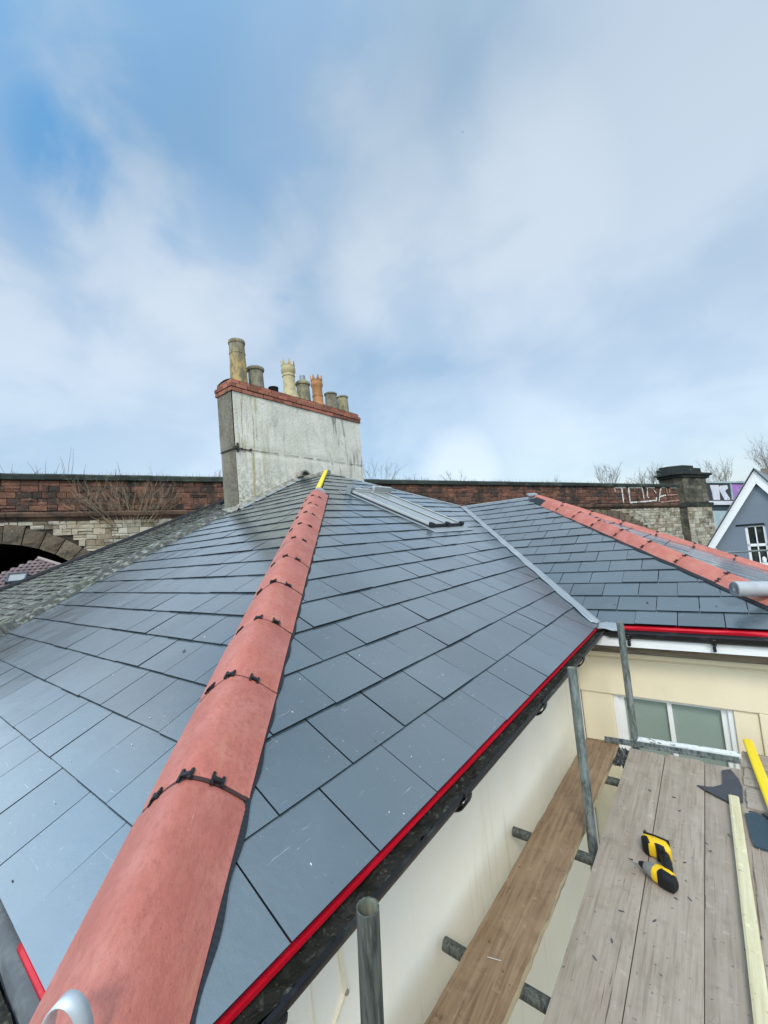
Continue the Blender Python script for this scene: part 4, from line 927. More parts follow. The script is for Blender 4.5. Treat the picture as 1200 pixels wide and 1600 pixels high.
# ---------------------------------------------------------------- grey gabled house
gt = Vector((1, -.15, 0)).normalized(); gn = Vector((gt.y, -gt.x, 0)); gP = vray(1107, 850) * 12
def G(x, y, w=0.0):
    d = vray(x, y); A_ = gP + gn * w; return d * (A_.dot(gn) / d.dot(gn))
gh = thing('gabled_house', (G(1180, 860).x, G(1180, 860).y, GZ), 'grey rendered house with white gable barge boards and sash window behind the wing roof', 'house')
ap = G(1180, 744); le = G(1112, 856); half = (ap - le).dot(gt); re_ = le + gt * (2 * half); re_.z = le.z
b = MB(); lw = Vector((le.x, le.y, GZ)) + gt * .12; rw_ = Vector((re_.x, re_.y, GZ)) - gt * .12
wtl = Vector((lw.x, lw.y, le.z + .12)); wtr = Vector((rw_.x, rw_.y, le.z + .12)); back = -gn * 6
wx0 = (G(1163, 822) - le).dot(gt); wz1 = G(1163, 822).z; wx1 = (G(1196, 822) - le).dot(gt); wz0 = G(1175, 881).z
def GG(t, z, w=0.0): return Vector((le.x, le.y, 0)) + gt * t + gn * w + Vector((0, 0, z))
tz = lambda t: le.z + (ap.z - le.z) * (t / half if t < half else 2 - t / half)
b.face([GG(.12, GZ), GG(wx0, GZ), GG(wx0, tz(wx0)), GG(.12, tz(.12))]); b.face([GG(wx0, wz1), GG(wx1, wz1), GG(wx1, tz(wx1)), GG(half, ap.z), GG(wx0, tz(wx0))] if wx0 < half < wx1 else [GG(wx0, wz1), GG(wx1, wz1), GG(wx1, tz(wx1)), GG(wx0, tz(wx0))])
b.face([GG(wx0, GZ), GG(wx1, GZ), GG(wx1, wz0), GG(wx0, wz0)])
b.face([GG(wx1, GZ), GG(2 * half - .12, GZ), GG(2 * half - .12, tz(2 * half - .12)), GG(half, ap.z), GG(wx1, tz(wx1))] if wx1 < half else [GG(wx1, GZ), GG(2 * half - .12, GZ), GG(2 * half - .12, tz(2 * half - .12)), GG(wx1, tz(wx1))])
for a, c in (((wx0, wz0), (wx0, wz1)), ((wx0, wz1), (wx1, wz1)), ((wx1, wz1), (wx1, wz0)), ((wx1, wz0), (wx0, wz0))): b.face([GG(*a), GG(*c), GG(*c, -.12), GG(*a, -.12)])
b.face([GG(.12, GZ), GG(.12, tz(.12)), GG(.12, tz(.12)) + back, GG(.12, GZ) + back])
b.build('wall', M['grey_render'], gh)
b = MB(); n_ = Vector((0, 0, .02))
for a, c in ((-.16, half), (2 * half + .16, half)):
    za = le.z + (ap.z - le.z) * (-.16 / half); A_ = GG(a, za + .16, .06); C_ = GG(c, ap.z + .16, .06)
    b.prism([A_, C_, C_ - Vector((0, 0, .36)), A_ - Vector((0, 0, .30))] if a < half else [C_, A_, A_ - Vector((0, 0, .30)), C_ - Vector((0, 0, .36))], gn * .04)
b.build('barge_board', M['white_paint'], gh)
b = MB()
for a, c in ((-.22, half), (2 * half + .22, half)):
    za = le.z + (ap.z - le.z) * (-.22 / half); A_ = GG(a, za + .20, .16); C_ = GG(c, ap.z + .20, .16)
    b.prism([A_, C_, C_ - gn * 6, A_ - gn * 6], (0, 0, .03))
b.build('roof', mat('grey_roof_edge', (.18, .20, .22), rough=.8), gh)
b = MB(); fx = .055
def gbox(b, t0, t1, z0, z1, w0, w1, m=0): b.hexa([GG(t0, z0, w1), GG(t1, z0, w1), GG(t1, z0, w0), GG(t0, z0, w0), GG(t0, z1, w1), GG(t1, z1, w1), GG(t1, z1, w0), GG(t0, z1, w0)], m)
zm = wz0 + (wz1 - wz0) * .50; tm = (wx0 + wx1) / 2
for (t0, t1, z0, z1) in ((wx0, wx0 + fx, wz0, wz1), (wx1 - fx, wx1, wz0, wz1), (wx0, wx1, wz1 - .04, wz1), (wx0 - .05, wx1 + .05, wz0 - .05, wz0 + .02), (wx0, wx1, zm - .05, zm + .02), (tm - .012, tm + .012, wz0, wz1)): gbox(b, t0, t1, z0, z1, -.10, -.04 if t0 > wx0 - .04 else .02)
gw = b.build('window', M['white_paint'], gh)
b = MB(); gbox(b, wx0 + .02, wx1 - .02, wz0 + .01, wz1 - .02, -.10, -.085); b.build('pane', M['glass'], gw)
b = MB(); gbox(b, wx0 - .18, wx1 - .02, wz1, wz1 + .05, 0, .012); b.build('lintel_crack', M['slate_edge'], gh)
b = MB(); c = GG(wx0 + .30, wz0 + .03, -.02); b.lathe(c, [(.0, .0), (.04, 0), (.045, .10), (.03, .14), (.0, .16)], 14); tag(b.build('white_bottle', M['white_paint'], None, org=c), 'small white bottle standing on the sill of the grey house window', 'bottle')
# brown roofed house further back
p = vray(1215, 738) * 30
bh = thing('brown_roofed_house', (p.x, p.y, GZ), 'distant house with rough brown roof just showing above the white gable', 'house')
b = MB(); pa, pb_ = vray(1188, 732) * 30, vray(1300, 728) * 30; dn = gn * 3
b.face([pa, pb_, pb_ + dn + Vector((0, 0, -2.4)), pa + dn + Vector((0, 0, -2.4))]); b.face([pa, pb_, pb_ - dn + Vector((0, 0, -2.4)), pa - dn + Vector((0, 0, -2.4))][::-1]); b.build('roof', M['old_roof'], bh)
b = MB(); q0 = pa + dn * .95 + Vector((0, 0, -2.35)); q1 = pb_ + dn * .95 + Vector((0, 0, -2.35)); b.face([Vector((q0.x, q0.y, GZ)), Vector((q1.x, q1.y, GZ)), q1, q0]); b.face([pa, q0, Vector((q0.x, q0.y, GZ)), Vector((pa.x - dn.x, pa.y - dn.y, GZ)), pa - dn + Vector((0, 0, -2.35))]); b.build('wall', M['pierstone'], bh)

# red tiled house seen through the arch
rp = vray(30, 905) * 10.2; rnh = Vector((-rp.x, -rp.y, 0)).normalized(); rnh = (Matrix.Rotation(rad(-12), 3, 'Z') @ rnh); rside = Vector((0, 0, 1)).cross(rnh)
rup = (-rnh * cos(rad(38)) + Vector((0, 0, sin(rad(38))))); rn = rside.cross(rup); rn = rn if rn.z > 0 else -rn
def RP(x, y): d = vray(x, y); return d * (rp.dot(rn) / d.dot(rn))
rh = thing('red_tiled_house', (rp.x, rp.y, GZ), 'low house with mauve red tiled roof and one skylight before the left arch', 'house')
top = RP(60, 873); bot = RP(108, 888); lft = RP(0, 898)
b = MB(); w_ = .12
def us_(P_): return ((P_ - rp).dot(rside), (P_ - rp).dot(rup))
(tu, ts), (bu, bs), (lu, ls) = us_(top), us_(bot), us_(lft)
sgn = 1 if bu > tu else -1
r_ = 0
while -1.6 + r_ * w_ < ts - .02:
    s0 = -1.6 + r_ * w_; s1 = min(ts, s0 + w_ + .03); sm_ = (s0 + min(ts, s0 + w_)) / 2
    lim = bu + (tu - bu) * (sm_ - bs) / (ts - bs); lo_ = max(-3.2, lu + (tu - lu) * (sm_ - ls) / (ts - ls)) if sgn > 0 else min(3.2, lu + (tu - lu) * (sm_ - ls) / (ts - ls)); u = lo_
    while (lim - u) * sgn > .02:
        uu = u + sgn * min(.11, (lim - u) * sgn); rv = random.Random(int(r_ * 997 + u * 10)).random()
        pts = [rp + rside * (u + (uu - u) * k / 6) + rup * s0 + rn * (.022 + .02 * sin(pi * k / 6)) for k in range(7)]; pt2 = [rp + rside * (u + (uu - u) * k / 6) + rup * s1 + rn * (.02 * sin(pi * k / 6)) for k in range(7)]
        b.grid([pts, pt2], 0, rv, True); b.grid([[p - rn * .03 for p in pts], pts], 1, rv, False); u = uu
    r_ += 1
b.build('roof', [M['mauve'], M['slate_edge']], rh)
b = MB(); b.tube(rp + rside * (tu) + rup * (ts) + rn * .03, rp + rside * (bu + (bu - tu) * .6) + rup * (bs + (bs - ts) * .6) + rn * .03, .040, n=10); b.build('verge', mat('mauve_verge', (.30, .24, .22), rough=.9), rh)
def RQ(u, s, h): return rp + rside * u + rup * s + rn * h
c0 = RP(27, 906); cu_ = (c0 - rp).dot(rside); cs_ = (c0 - rp).dot(rup)
b = MB(); hw2, hh2 = .19, .165
for (u0, u1, s0, s1) in ((-hw2, -hw2 + .03, -hh2, hh2), (hw2 - .03, hw2, -hh2, hh2), (-hw2, hw2, -hh2, -hh2 + .03), (-hw2, hw2, hh2 - .03, hh2)): b.hexa([RQ(cu_ + u, cs_ + s, h) for h in (.02, .10) for u, s in ((u0, s0), (u1, s0), (u1, s1), (u0, s1))])
rs = b.build('skylight', M['lead_dark'], rh)
b = MB(); b.hexa([RQ(cu_ + u, cs_ + s, h) for h in (.05, .075) for u, s in ((-hw2 + .02, -hh2 + .02), (hw2 - .02, -hh2 + .02), (hw2 - .02, hh2 - .02), (-hw2 + .02, hh2 - .02))]); b.build('pane', M['skyglass'], rs)
b = MB(); W4 = [RQ(-3.2, -1.6, -.03), RQ(bu + (bu - tu) * (bs + 1.6) / (ts - bs), -1.6, -.03)]; TP = RQ(tu, ts, -.03)
b.face([W4[0], W4[1], Vector((W4[1].x, W4[1].y, GZ)), Vector((W4[0].x, W4[0].y, GZ))]); b.face([W4[1], TP, Vector((TP.x, TP.y, GZ)), Vector((W4[1].x, W4[1].y, GZ))]); b.face([TP, RQ(lu * 2.2, ls * 1 - (ts - ls) * 1.0, -.03), W4[0], W4[1]])
b.build('wall', M['pierstone'], rh)

# ---------------------------------------------------------------- scaffold
def vtube(p0, p1, label, m=M['galv'], r=.02415, name='scaffold_tube', group=None, bend=0):
    org = Vector(p1) if p1[2] < p0[2] else Vector(p0)
    b = MB(); b.tube(p0, p1, r, n=28, wall=.0035, m=0, mi=1); return tag(b.build(name, [m, M['galv_in']], None, org=tuple(org)), label, 'scaffold tube', group)
def onXp(x, y, X): d = vray(x, y); return d * (X / d.x)
def onYp(x, y, Yv): d = vray(x, y); return d * (Yv / d.y)
def onZp(x, y, Z): d = vray(x, y); return d * (Z / d.z)
tcT = vray(574.5, 1417) * .862; tcB = onYp(582, 1600, tcT.y + .002)
dC = (tcB - tcT).normalized(); vtube(tuple(tcT), tuple(tcT + dC * 6.6), 'open-topped dark scaffold upright standing nearest, beside the gutter at the bottom edge', M['galv_dark'])
tA0 = onXp(893.5, 1043, -.664); tA1 = onXp(928, 1335, -.652); dA = (tA1 - tA0).normalized(); vtube(tuple(tA0), tuple(tA0 + dA * 6.5), 'grey scaffold upright rising between the brown board and the deck')
tB0 = onYp(968.5, 972, 3.50); tB1 = onYp(992.5, 1158, 3.50); dB = (tB1 - tB0).normalized(); vtube(tuple(tB0), tuple(tB0 + dB * 6.4), 'grey scaffold upright in front of the frosted window, by the roof valley')
DZ = -1.6
for y, z, x0, lb in ((2.27, DZ - .062, -1.05, 'scaffold tube crossing under the boards, middle of the three stub ends'), (1.505, DZ - .062, -1.052, 'dark scaffold tube crossing under the boards, nearest stub end by the wall'), (3.02, DZ - .062, -.80, 'scaffold tube crossing under the boards nearest the window')):
    vtube((x0, y, z), (1.3, y - .02, z), lb, M['galv_dark'])
# tube with flaking white paint and channel below the window
b = MB(); b.tube((-.615, 3.502, DZ + .012), (-.010, 3.552, DZ + .012), .0242, n=24, wall=.003)
tag(b.build('scaffold_tube', M['flaky'], None, org=(-.4, 3.49, DZ)), 'horizontal tube with flaking white paint under the frosted window', 'scaffold tube')
b = MB()
d_ = Vector((.768, .062, 0)).normalized(); s_ = Vector((-d_.y, d_.x, 0)); c = Vector((-.40, 3.445, DZ + .006))
b.obox(c, d_ * .385, s_ * .018, (0, 0, .002)); b.obox(c + s_ * .018 + Vector((0, 0, .010)), d_ * .385, s_ * .002, (0, 0, .012)); b.obox(c - s_ * .018 + Vector((0, 0, .006)), d_ * .385, s_ * .002, (0, 0, .008))
tag(b.build('metal_channel', M['galv'], None, org=tuple(c)), 'long grey galvanised channel lying across the far ends of the boards', 'metal channel')
# far handrail tube
p0 = vray(1095, 865.5) * 10.5; p1 = vray(1260, 856.5) * 10.5; b = MB(); b.tube(p0, p1, .024, n=14); tag(b.build('scaffold_tube', M['galv'], None, org=tuple((p0 + p1) / 2)), 'thin horizontal guard tube in front of the grey gabled house', 'scaffold tube')

def board(name, c0, c1, w, th, mt, label, z=DZ, seed=1, rag=.0, edge=None, cat='scaffold board', endrag=.006, dz1=0.0, hoop=False):
    rr = random.Random(seed); c0 = Vector((*c0, z)); c1 = Vector((*c1, z + dz1)); d = (c1 - c0); L_ = d.length; d.normalize(); s = Vector((-d.y, d.x, 0)).normalized() * -1
    n = max(6, int(L_ / .04)); nb_ = 6; top = []; bt = []
    for i in range(n + 1):
        t = i / n; rowt = []; rowb = []
        el = rr.uniform(-rag, rag); er = rr.uniform(-rag, rag)
        for j in range(nb_ + 1):
            f = -1 + 2 * j / nb_; q = f * w / 2 + (el if j == 0 else er if j == nb_ else 0)
            e = d * (rr.uniform(-endrag, endrag) if i in (0, n) else 0)
            zz = -.004 if j in (0, nb_) else .0012 * mnoise.noise(Vector((t * L_ * 3, f * 2, seed)))
            rowt.append(c0 + d * (L_ * t) + s * q + e + Vector((0, 0, zz))); rowb.append(c0 + d * (L_ * t) + s * q + e + Vector((0, 0, -th)))
        top.append(rowt); bt.append(rowb)
    b = MB(); b.grid(top, 0, smooth=False); b.grid([r_[::-1] for r_ in bt], 0, smooth=False)
    b.grid([[r_[0] for r_ in bt], [r_[0] for r_ in top]], 1, smooth=False); b.grid([[r_[-1] for r_ in top], [r_[-1] for r_ in bt]], 1, smooth=False)
    b.grid([top[0][::-1], bt[0][::-1]][::-1], 1, smooth=False); b.grid([top[-1], bt[-1]][::-1], 1, smooth=False)
    # make windings sane
    o = b.build(name, [mt, edge or mt], None, org=tuple((c0 + c1) / 2)); return tag(o, label, cat)
board('scaffold_board', (-.850, -.6), (-.802, 3.425), .215, .036, M['board_brown'], 'brown scaffold board nearest the cream wall, split along its edge', seed=2, rag=.002, edge=M['board_edge'], z=DZ)
board('scaffold_board', (-.505, -.6), (-.514, 3.385), .207, .037, M['board'], 'weathered deck board under the left half of the drill, left edge of the deck', seed=3)
board('scaffold_board', (-.2945, -.6), (-.302, 3.405), .208, .037, M['board'], 'weathered deck board under the battery of the drill, second from the left', seed=4, z=DZ + .001)
board('scaffold_board', (-.084, -.6), (-.0925, 3.40), .203, .037, M['board'], 'weathered deck board beneath the dark slate offcut and pale batten', seed=5, z=DZ - .002)
board('scaffold_board', (.125, -.6), (.117, 2.84), .207, .037, M['board'], 'weathered deck board at the right edge of the photo, beneath the blue slate piece', seed=6, z=DZ - .001)
for k, (y0, lb) in enumerate(((3.53, 'short weathered cross board furthest back, beneath the tip of the yellow batten'), (3.30, 'short weathered cross board in the middle of the three beneath the yellow batten'), (3.06, 'short weathered cross board nearest the blue slate piece, beneath the yellow batten'))):
    board('scaffold_board', (-.005, y0 + .02), (1.0, y0 - .06), .215, .037, M['board_x'], lb, seed=10 + k, z=DZ + .006 + .002 * k)
# battens
board('timber_batten', (-.046, 1.70), (-.064, 3.02), .046, .024, M['batten_pale'], 'long pale timber batten lying lengthwise on the deck', z=DZ + .027, seed=20, cat='batten', endrag=.001)
board('timber_batten', (.130, 2.50), (.040, 3.755), .050, .022, M['batten_yellow'], 'bright yellow batten lying on the cross boards at the right edge', z=DZ + .046, seed=21, cat='batten', endrag=.001)
# slate offcuts
def offcut(pts, z, mt, label, th=.006):
    P_ = [onZp(x, y, z) for x, y in pts]; b = MB(); b.prism(P_[::-1], (0, 0, th)); c = sum(P_, Vector()) / len(P_)
    return tag(b.build('slate_offcut', mt, None, org=tuple(c), bevel=.001), label, 'slate piece')
offcut([(1089, 1228), (1103, 1230), (1114, 1231), (1122, 1229), (1129, 1227), (1129, 1215), (1128, 1205), (1141.5, 1203), (1154, 1218), (1160, 1231), (1161, 1254), (1138, 1254), (1118, 1244)], DZ + .006, M['offcut'], 'dark curved slate offcut with a pointed tip, lying on the far end of the deck')
offcut([(1164, 1272), (1183, 1272), (1190, 1276), (1212, 1292), (1215, 1334), (1193, 1328), (1178, 1323), (1173, 1309)], DZ + .004, M['offcut_wet'], 'blue-black slate offcut at the right edge, right of the pale batten')
# crumpled dark sheeting in the gaps
def crumple(x0, x1, y0, y1, z, seed, label, amp=.018):
    rr = random.Random(seed); b = MB(); nx, ny_ = 14, 10
    rows = [[Vector((x0 + (x1 - x0) * i / nx + rr.uniform(-.006, .006), y0 + (y1 - y0) * j / ny_ + rr.uniform(-.006, .006), z + rr.uniform(-amp, amp))) for i in range(nx + 1)] for j in range(ny_ + 1)]
    b.grid(rows, smooth=False); o = b.build('crumpled_sheet', mat('crumpled_sheet_%d' % seed, (.035, .038, .038), rough=.5, layers=[dict(c=(.30, .31, .29), scale=60, lo=.56, hi=.62, fac=.8)]), None, org=((x0 + x1) / 2, (y0 + y1) / 2, z)); tag(o, label, 'sheeting')
crumple(-.745, -.615, 3.16, 3.42, DZ - .03, 3, 'crumpled dark sheeting between the brown board and the deck, below the channel')
crumple(-.02, .30, 2.85, 2.965, DZ - .015, 4, 'strip of crumpled dark sheeting beside the blue slate piece at the right edge')

# roll of lead on the wing hip
rc0 = onXp(1146, 921.5, .098); rc0 = vray(1147, 920) * 3.10; ax_ = Vector((.84, .54, -.085)).normalized()
b = MB(); rad_ = .0555
b.tube(rc0, rc0 + ax_ * 1.1, rad_, n=32, m=0)
pts = []
for k in range(90):
    a = k / 90 * 4 * 2 * pi; r_ = .012 + (rad_ - .014) * k / 90; y_ = ax_.cross(Vector((0, 0, 1))).normalized(); z_ = y_.cross(ax_)
    pts.append(rc0 - ax_ * .0015 + y_ * cos(a) * r_ + z_ * sin(a) * r_)
for p, q in zip(pts, pts[1:]): b.tube(p, q, .0022, n=6, m=1)
tag(b.build('lead_roll', [mat('felt_roll', (.36, .37, .38), rough=.45, spec=.5, bump=.003, bscale=12, layers=[dict(c=(.24, .25, .24), scale=8, lo=.5, hi=.7, fac=.6)]), M['lead_dark']], None, org=tuple(rc0)), 'thick light grey roll of sheet lying across the wing hip tiles at the right edge', 'roll')

# ---------------------------------------------------------------- cordless impact driver lying on its side
dr_org = Vector((-.345, 2.190, DZ + .036))
fX = Vector((-.925, .38, 0)).normalized(); fY = Vector((-.38, -.925, 0)).normalized(); fZ = Vector((0, 0, 1))
dr = thing('cordless_drill', tuple(dr_org), 'yellow and black cordless impact driver lying on its side on the deck boards', 'drill')
def T(x, y, z=0.0):
    if y < -.02:
        x += -(y + .02) * .56; y = -.02 + (y + .02) * .84
    return dr_org + fX * x + fY * y + fZ * z
def loft(secs, m=0, n=20, sq=2.6):   # secs: (centre xy, half widths (a in-plane, b thick), direction xy)
    b = MB(); rows = []
    for (cx, cy, a_, bz, dx, dy) in secs:
        nx, ny2 = -dy, dx; l = math.hypot(nx, ny2); nx /= l; ny2 /= l
        row = []
        for k in range(n):
            t = 2 * pi * k / n; cc, ss = cos(t), sin(t); e = 2 / sq; u = math.copysign(abs(cc) ** e, cc) * a_; v = math.copysign(abs(ss) ** e, ss) * bz
            row.append(T(cx + nx * u, cy + ny2 * u, v))
        rows.append(row)
    b.grid(rows, m, closed=True); b.face(rows[0][::-1], m); b.face(rows[-1], m); return b
b = loft([(-.062, 0, .020, .022, 1, 0), (-.056, 0, .029, .029, 1, 0), (-.03, 0, .033, .031, 1, 0), (.018, 0, .032, .031, 1, 0), (.022, 0, .031, .030, 1, 0)]); body = b.build('motor_housing', M['yellow'], dr)
b = loft([(-.068, .004, .016, .020, 1, 0), (-.060, .006, .026, .032, 1, 0), (-.035, .008, .029, .034, 1, 0), (-.008, .010, .026, .034, 1, .1), (.002, .012, .018, .028, 1, .1)]); b.build('rear_cover', M['tool_black'], dr)
b = loft([(.018, 0, .031, .030, 1, 0), (.030, 0, .030, .029, 1, 0), (.052, 0, .026, .025, 1, 0), (.066, 0, .017, .017, 1, 0)], sq=2.1); b.build('gearbox', M['tool_grey'], dr)
b = loft([(.060, 0, .019, .019, 1, 0), (.068, 0, .016, .016, 1, 0), (.082, 0, .012, .012, 1, 0), (.090, 0, .008, .008, 1, 0)], sq=2); b.build('chuck', M['tool_black'], dr)
b = MB(); b.tube(T(.088, 0), T(.118, 0, -.006), .0036, n=8); b.tube(T(.118, 0, -.006), T(.140, 0, -.011), .0034, .0015, n=8, m=1); b.build('driver_bit', [M['steel'], M['tool_black']], dr)
b = loft([(-.022, -.018, .021, .019, 0, -1), (-.026, -.05, .024, .021, -.1, -1), (-.028, -.085, .026, .022, -.1, -1), (-.028, -.115, .027, .023, .0, -1), (-.026, -.140, .027, .021, .1, -1), (-.018, -.150, .034, .024, .1, -1)]); b.build('grip', M['tool_black'], dr)
b = loft([(.004, -.022, .008, .010, .2, -1), (.000, -.036, .009, .010, .1, -1), (-.002, -.050, .006, .008, 0, -1)], sq=2); b.build('trigger', M['tool_black'], dr)
b = loft([(-.010, -.024, .015, .026, 1, .0), (.012, -.026, .012, .024, 1, 0), (.020, -.027, .008, .018, 1, 0)]); b.build('collar', M['yellow'], dr)
b = loft([(-.058, -.196, .018, .028, 1, .3), (-.050, -.192, .031, .035, 1, .3), (.0, -.176, .035, .037, 1, .3), (.050, -.160, .033, .036, 1, .3), (.066, -.155, .020, .030, 1, .3)], sq=3.5); bat = b.build('battery', M['yellow'], dr)
b = loft([(.042, -.154, .022, .0395, 1, .3), (.054, -.150, .022, .0395, 1, .3), (.068, -.146, .018, .034, 1, .3), (.074, -.144, .012, .026, 1, .3)], sq=3.5); b.build('battery_end', M['tool_black'], bat)
b = loft([(-.052, -.008, .016, .0345, 1, 0), (-.034, -.010, .018, .0365, 1, 0), (-.014, -.010, .012, .036, 1, 0)], sq=2.4); b.build('badge_plate', M['yellow'], dr)
b = loft([(-.030, -.150, .014, .0395, 1, .3), (-.010, -.146, .018, .0400, 1, .3), (.012, -.140, .012, .0395, 1, .3)], sq=3); b.build('grip_foot', M['tool_black'], dr)
b = loft([(-.062, -.232, .006, .031, 1, .3), (.0, -.214, .006, .035, 1, .3), (.060, -.196, .005, .034, 1, .3)], sq=3.5); b.build('battery_base', M['tool_black'], bat)

# ---------------------------------------------------------------- scattered chips and nails
rr = random.Random(17); cid = 0
def chip(p, n_, s, mt, group, label, cat='chip'):
    a = rr.uniform(0, pi); t = n_.orthogonal().normalized(); t2 = n_.cross(t); d = t * cos(a) + t2 * sin(a); e = n_.cross(d); l = s * rr.uniform(.7, 1.4); w = s * rr.uniform(.2, .45)
    b = MB(); P_ = [d * l * .5 + e * w * rr.uniform(-.2, .2), d * l * .1 + e * w * .5, -d * l * .5 + e * w * .2, -d * l * .35 - e * w * .4, d * l * .2 - e * w * .5]
    b.prism([p + q for q in P_], n_ * .0025); tag(b.build('chip', mt, None, org=tuple(p)), label, cat, group)
spots = [(1015, 1235), (1053, 1246), (1062, 1267), (1008, 1298), (1139, 1305), (1110, 1330), (1070, 1348), (1056, 1404), (1078, 1405), (971, 1424), (1023, 1439), (956, 1470), (929, 1497), (1190, 1465), (1104, 1318)]
for (x, y) in spots: chip(onZp(x, y, DZ + .003), Vector((0, 0, 1)), .017, M['chip'], 'dark grit chips on the deck boards', 'small dark slate chip lying on the weathered deck boards')
SPM = [(382, 1249), (1, 1), (585, 1165), (640, 1190), (690, 1195), (700, 1218), (628, 1280), (605, 1278), (515, 1390), (467, 1068), (455, 1120), (530, 1110), (690, 1060), (560, 1030), (730, 1000), (620, 930), (552, 880), (770, 950), (483, 1360)]
for k, (x, y) in enumerate(SPM[2:]):
    d = vray(x, y); n_ = frM[3]; p = d * (CO.dot(n_) / d.dot(n_)); chip(p + n_ * .020, n_, .006, M['chip_pale'] if k % 3 else M['chip'], 'tiny chips scattered on the new slates', 'tiny cutting chip lying on the new slates')
for k, (x, y) in enumerate([(290, 1022), (26, 1385), (72, 1484), (157, 1231), (210, 1170), (115, 1195), (322, 1000), (75, 1165), (238, 1128), (90, 1260), (180, 1060), (250, 985)]):
    d = vray(x, y); n_ = frL[3]; p = d * (CO.dot(n_) / d.dot(n_)); chip(p + n_ * .020, n_, .022 if k == 0 else .008, M['chip'] if k in (0, 1, 2) else M['chip_pale'], 'tiny chips scattered on the new slates', 'tiny cutting chip lying on the new slates')
for k, (x, y) in enumerate([(961, 948), (1120, 951), (1151, 882), (1012, 945)]):
    p = onYp(x, y, 4.1); n_ = frR[3]; d = vray(x, y); q = d * (Vector((0, 3.88, EZ)).dot(n_) / d.dot(n_)); chip(q + n_ * .022, n_, .03, M['chip'], 'tiny chips scattered on the new slates', 'tiny cutting chip lying on the new slates')
b = MB(); p = onZp(772, 1499, DZ + .004); b.tube(p - Vector((.025, .004, 0)), p + Vector((.025, .008, .002)), .0016, n=8); tag(b.build('nail', M['steel'], None, org=tuple(p)), 'single bright nail lying on the brown scaffold board', 'nail')

# ---------------------------------------------------------------- bare plants on the viaduct
def twigs(name, base, h, spread, n, seed, mt, label, thick=.012, sub=3, lean=(0, 0), group='bare plants along the viaduct', cat='plant', gen=2, start=.25):
    rr = random.Random(seed); b = MB()
    def grow(p, d, L_, r_, g_):
        steps = 4; pts = [p]
        for k in range(steps):
            d = (d + Vector((rr.uniform(-.16, .16), rr.uniform(-.16, .16), rr.uniform(-.05, .12)))).normalized(); q = pts[-1] + d * L_ / steps
            b.tube(pts[-1], q, r_ * (1 - k / steps * .7), r_ * (1 - (k + 1) / steps * .7), n=5, smooth=False); pts.append(q)
            if g_ > 0 and (k + 1) / steps > start:
                for _ in range(sub if rr.random() < .8 else 1):
                    e = (d + Vector((rr.uniform(-1, 1), rr.uniform(-1, 1), rr.uniform(-.2, .7))) * .8).normalized(); grow(q, e, L_ * rr.uniform(.3, .55), r_ * .55, g_ - 1)
    for k in range(n):
        a = rr.uniform(-1, 1); o = vt_ * a * spread * .4; d = (Vector((0, 0, 1)) + vt_ * a * spread / max(h, .01) * .8 + vn * rr.uniform(-.2, .2) + vt_ * lean[0]).normalized(); grow(base + o, d, h * rr.uniform(.6, 1), thick, gen)
    return tag(b.build(name, mt, None, org=tuple(base)), label, cat, group)
def top_at(px, w=-.6): u, v = vuv(px, 745, w); return V(u, -.05, w)
LB = 'bare stem rising above the dark coping '
for (px, h, sp, n, sd_, lb) in ((8, .30, .35, 2, 1, LB + 'at the extreme left of the photo'), (28, .62, .8, 4, 2, LB + 'second from the left edge, three spreading twigs'), (76, .78, .9, 4, 3, LB + 'with straight middle twig, third from left'), (106, 1.15, .3, 4, 4, LB + 'as the tallest of the left group'), (128, .6, .3, 2, 5, LB + 'just right of the tallest one'), (178, .5, .2, 2, 6, LB + 'alone, left of the wall bush'), (190, .72, .12, 2, 7, LB + 'alone, tall and thin above the wall bush')):
    twigs('bare_plant', top_at(px), h, sp, n, sd_, M['twig'], lb, thick=.008, sub=1, gen=0)
twigs('wall_bush', V(*vuv(208, 818, .1), .1), 1.35, 1.9, 24, 9, M['twig_pale'], 'bare brown bush growing out of the red stone wall below the coping', thick=.009, sub=2, gen=2, cat='bush', start=.2)
for (px, h, sp, n, sd_, lb) in ((341, .55, .3, 5, 10, 'thin bare bush against the left edge of the chimney'), (590, 1.0, 1.3, 12, 11, 'fine bare bush just right of the chimney stack'), (650, .55, .9, 7, 12, 'low bare bush above the coping over the skylight'), (712, .75, .9, 6, 13, 'low bare bush above the coping between skylight and wing ridge'), (800, .35, .5, 5, 14, 'tiny bare bush above the coping over the wing ridge end'), (862, .6, .8, 6, 15, 'wispy bare bush on the coping left of the sprayed letters')):
    twigs('bare_bush', top_at(px, -1.5), h, sp, n, sd_, M['twig_far'], lb, thick=.007, sub=2, gen=2, cat='bush')
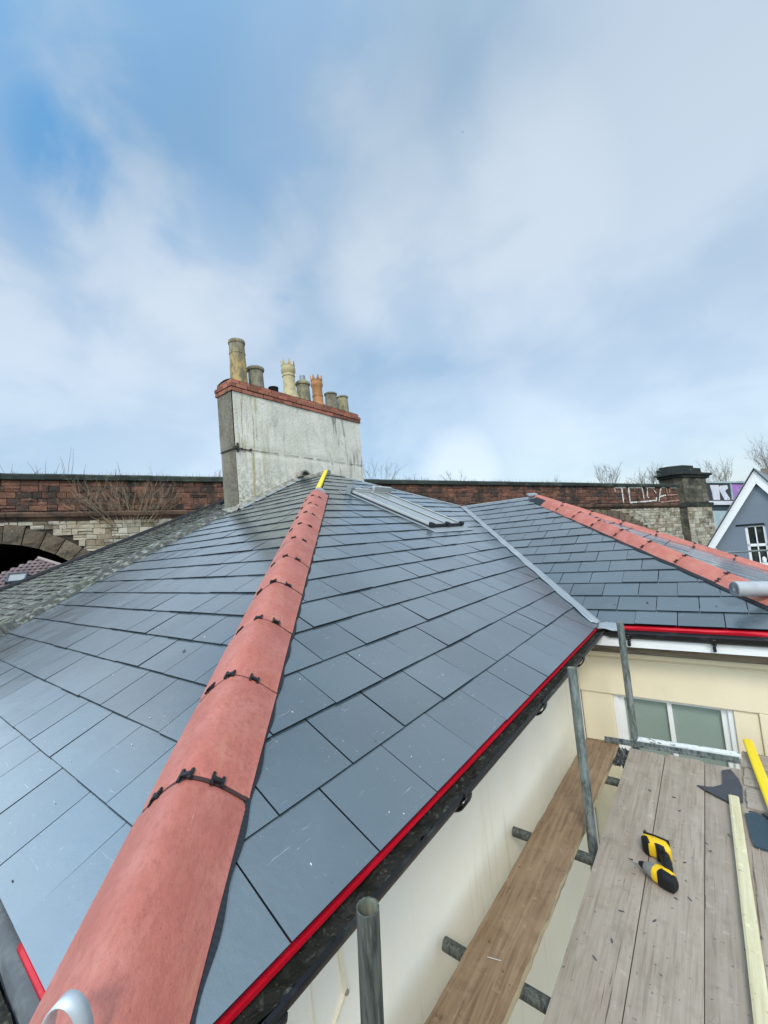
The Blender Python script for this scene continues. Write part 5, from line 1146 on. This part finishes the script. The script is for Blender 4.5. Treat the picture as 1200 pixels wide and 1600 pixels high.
for (px, h, sp, n, sd_, lb) in ((950, 1.7, 1.2, 10, 16, 'bare tall bush behind the coping above the sprayed letter T'), (1017, 1.6, 2.2, 16, 17, 'bushy bare shrub behind the coping left of the stone pier'), (985, .9, .9, 6, 18, 'small bare bush between the two larger ones left of the pier'), (1124, 2.2, 1.1, 12, 19, 'bare young tree behind the letter K hoarding')):
    twigs('bare_bush', top_at(px, -2.5) - Vector((0, 0, .3)), h, sp, n, sd_, M['twig_far'], lb, thick=.013, sub=3, gen=2, cat='bush')
p = vray(1203, 745) * 32; twigs('bare_tree', p - Vector((0, 0, 1)), 3.0, 1.6, 10, 20, M['twig_far'], 'bare tree top at the right edge behind the white gable', thick=.015, sub=3, gen=2, cat='tree')
# low grass tufts along the coping: uncountable
b = MB(); rr = random.Random(8)
for k in range(900):
    u = rr.uniform(-2, 34); p = V(u, .02, rr.uniform(-.45, -.1)); h = rr.uniform(.04, .16) * (1 + u / 34); q = p + vt_ * rr.uniform(-.05, .05) + Vector((0, 0, h)); b.face([p - vt_ * .006, p + vt_ * .006, q])
tag(b.build('coping_grass', M['leaf'], None, org=(0, 0, 0)), kind='stuff')
# hill with trees beyond the bridge
p = vray(1150, 752) * 60; b = MB(); rows = []
for i in range(9):
    rows.append([p + gt * (x * 4.2) + Vector((0, 0, -8)) - gn * (i - 4) * 2.2 + Vector((0, 0, 8.0 * math.exp(-(x * x) * .5 - ((i - 4) / 3) ** 2) + .25 * mnoise.noise(Vector((x * 3, i, 0))))) for x in [(-2.4 + 4.8 * k / 30) for k in range(31)]])
b.grid(rows); tag(b.build('hill', M['old_roof'], None, org=tuple(p)), kind='structure')
# distant bird
b = MB(); p = vray(723, 206) * 60; b.face([p, p + gt * .16 + Vector((0, 0, .06)), p + gt * .05 - gn * .05]); b.face([p, p - gt * .16 + Vector((0, 0, .05)), p - gt * .05 - gn * .05]); b.tube(p - gn * .08, p + gn * .06, .025, .01, n=6)
tag(b.build('bird', M['soot'], None, org=tuple(p)), 'tiny dark bird flying high in the cloudy sky', 'bird')
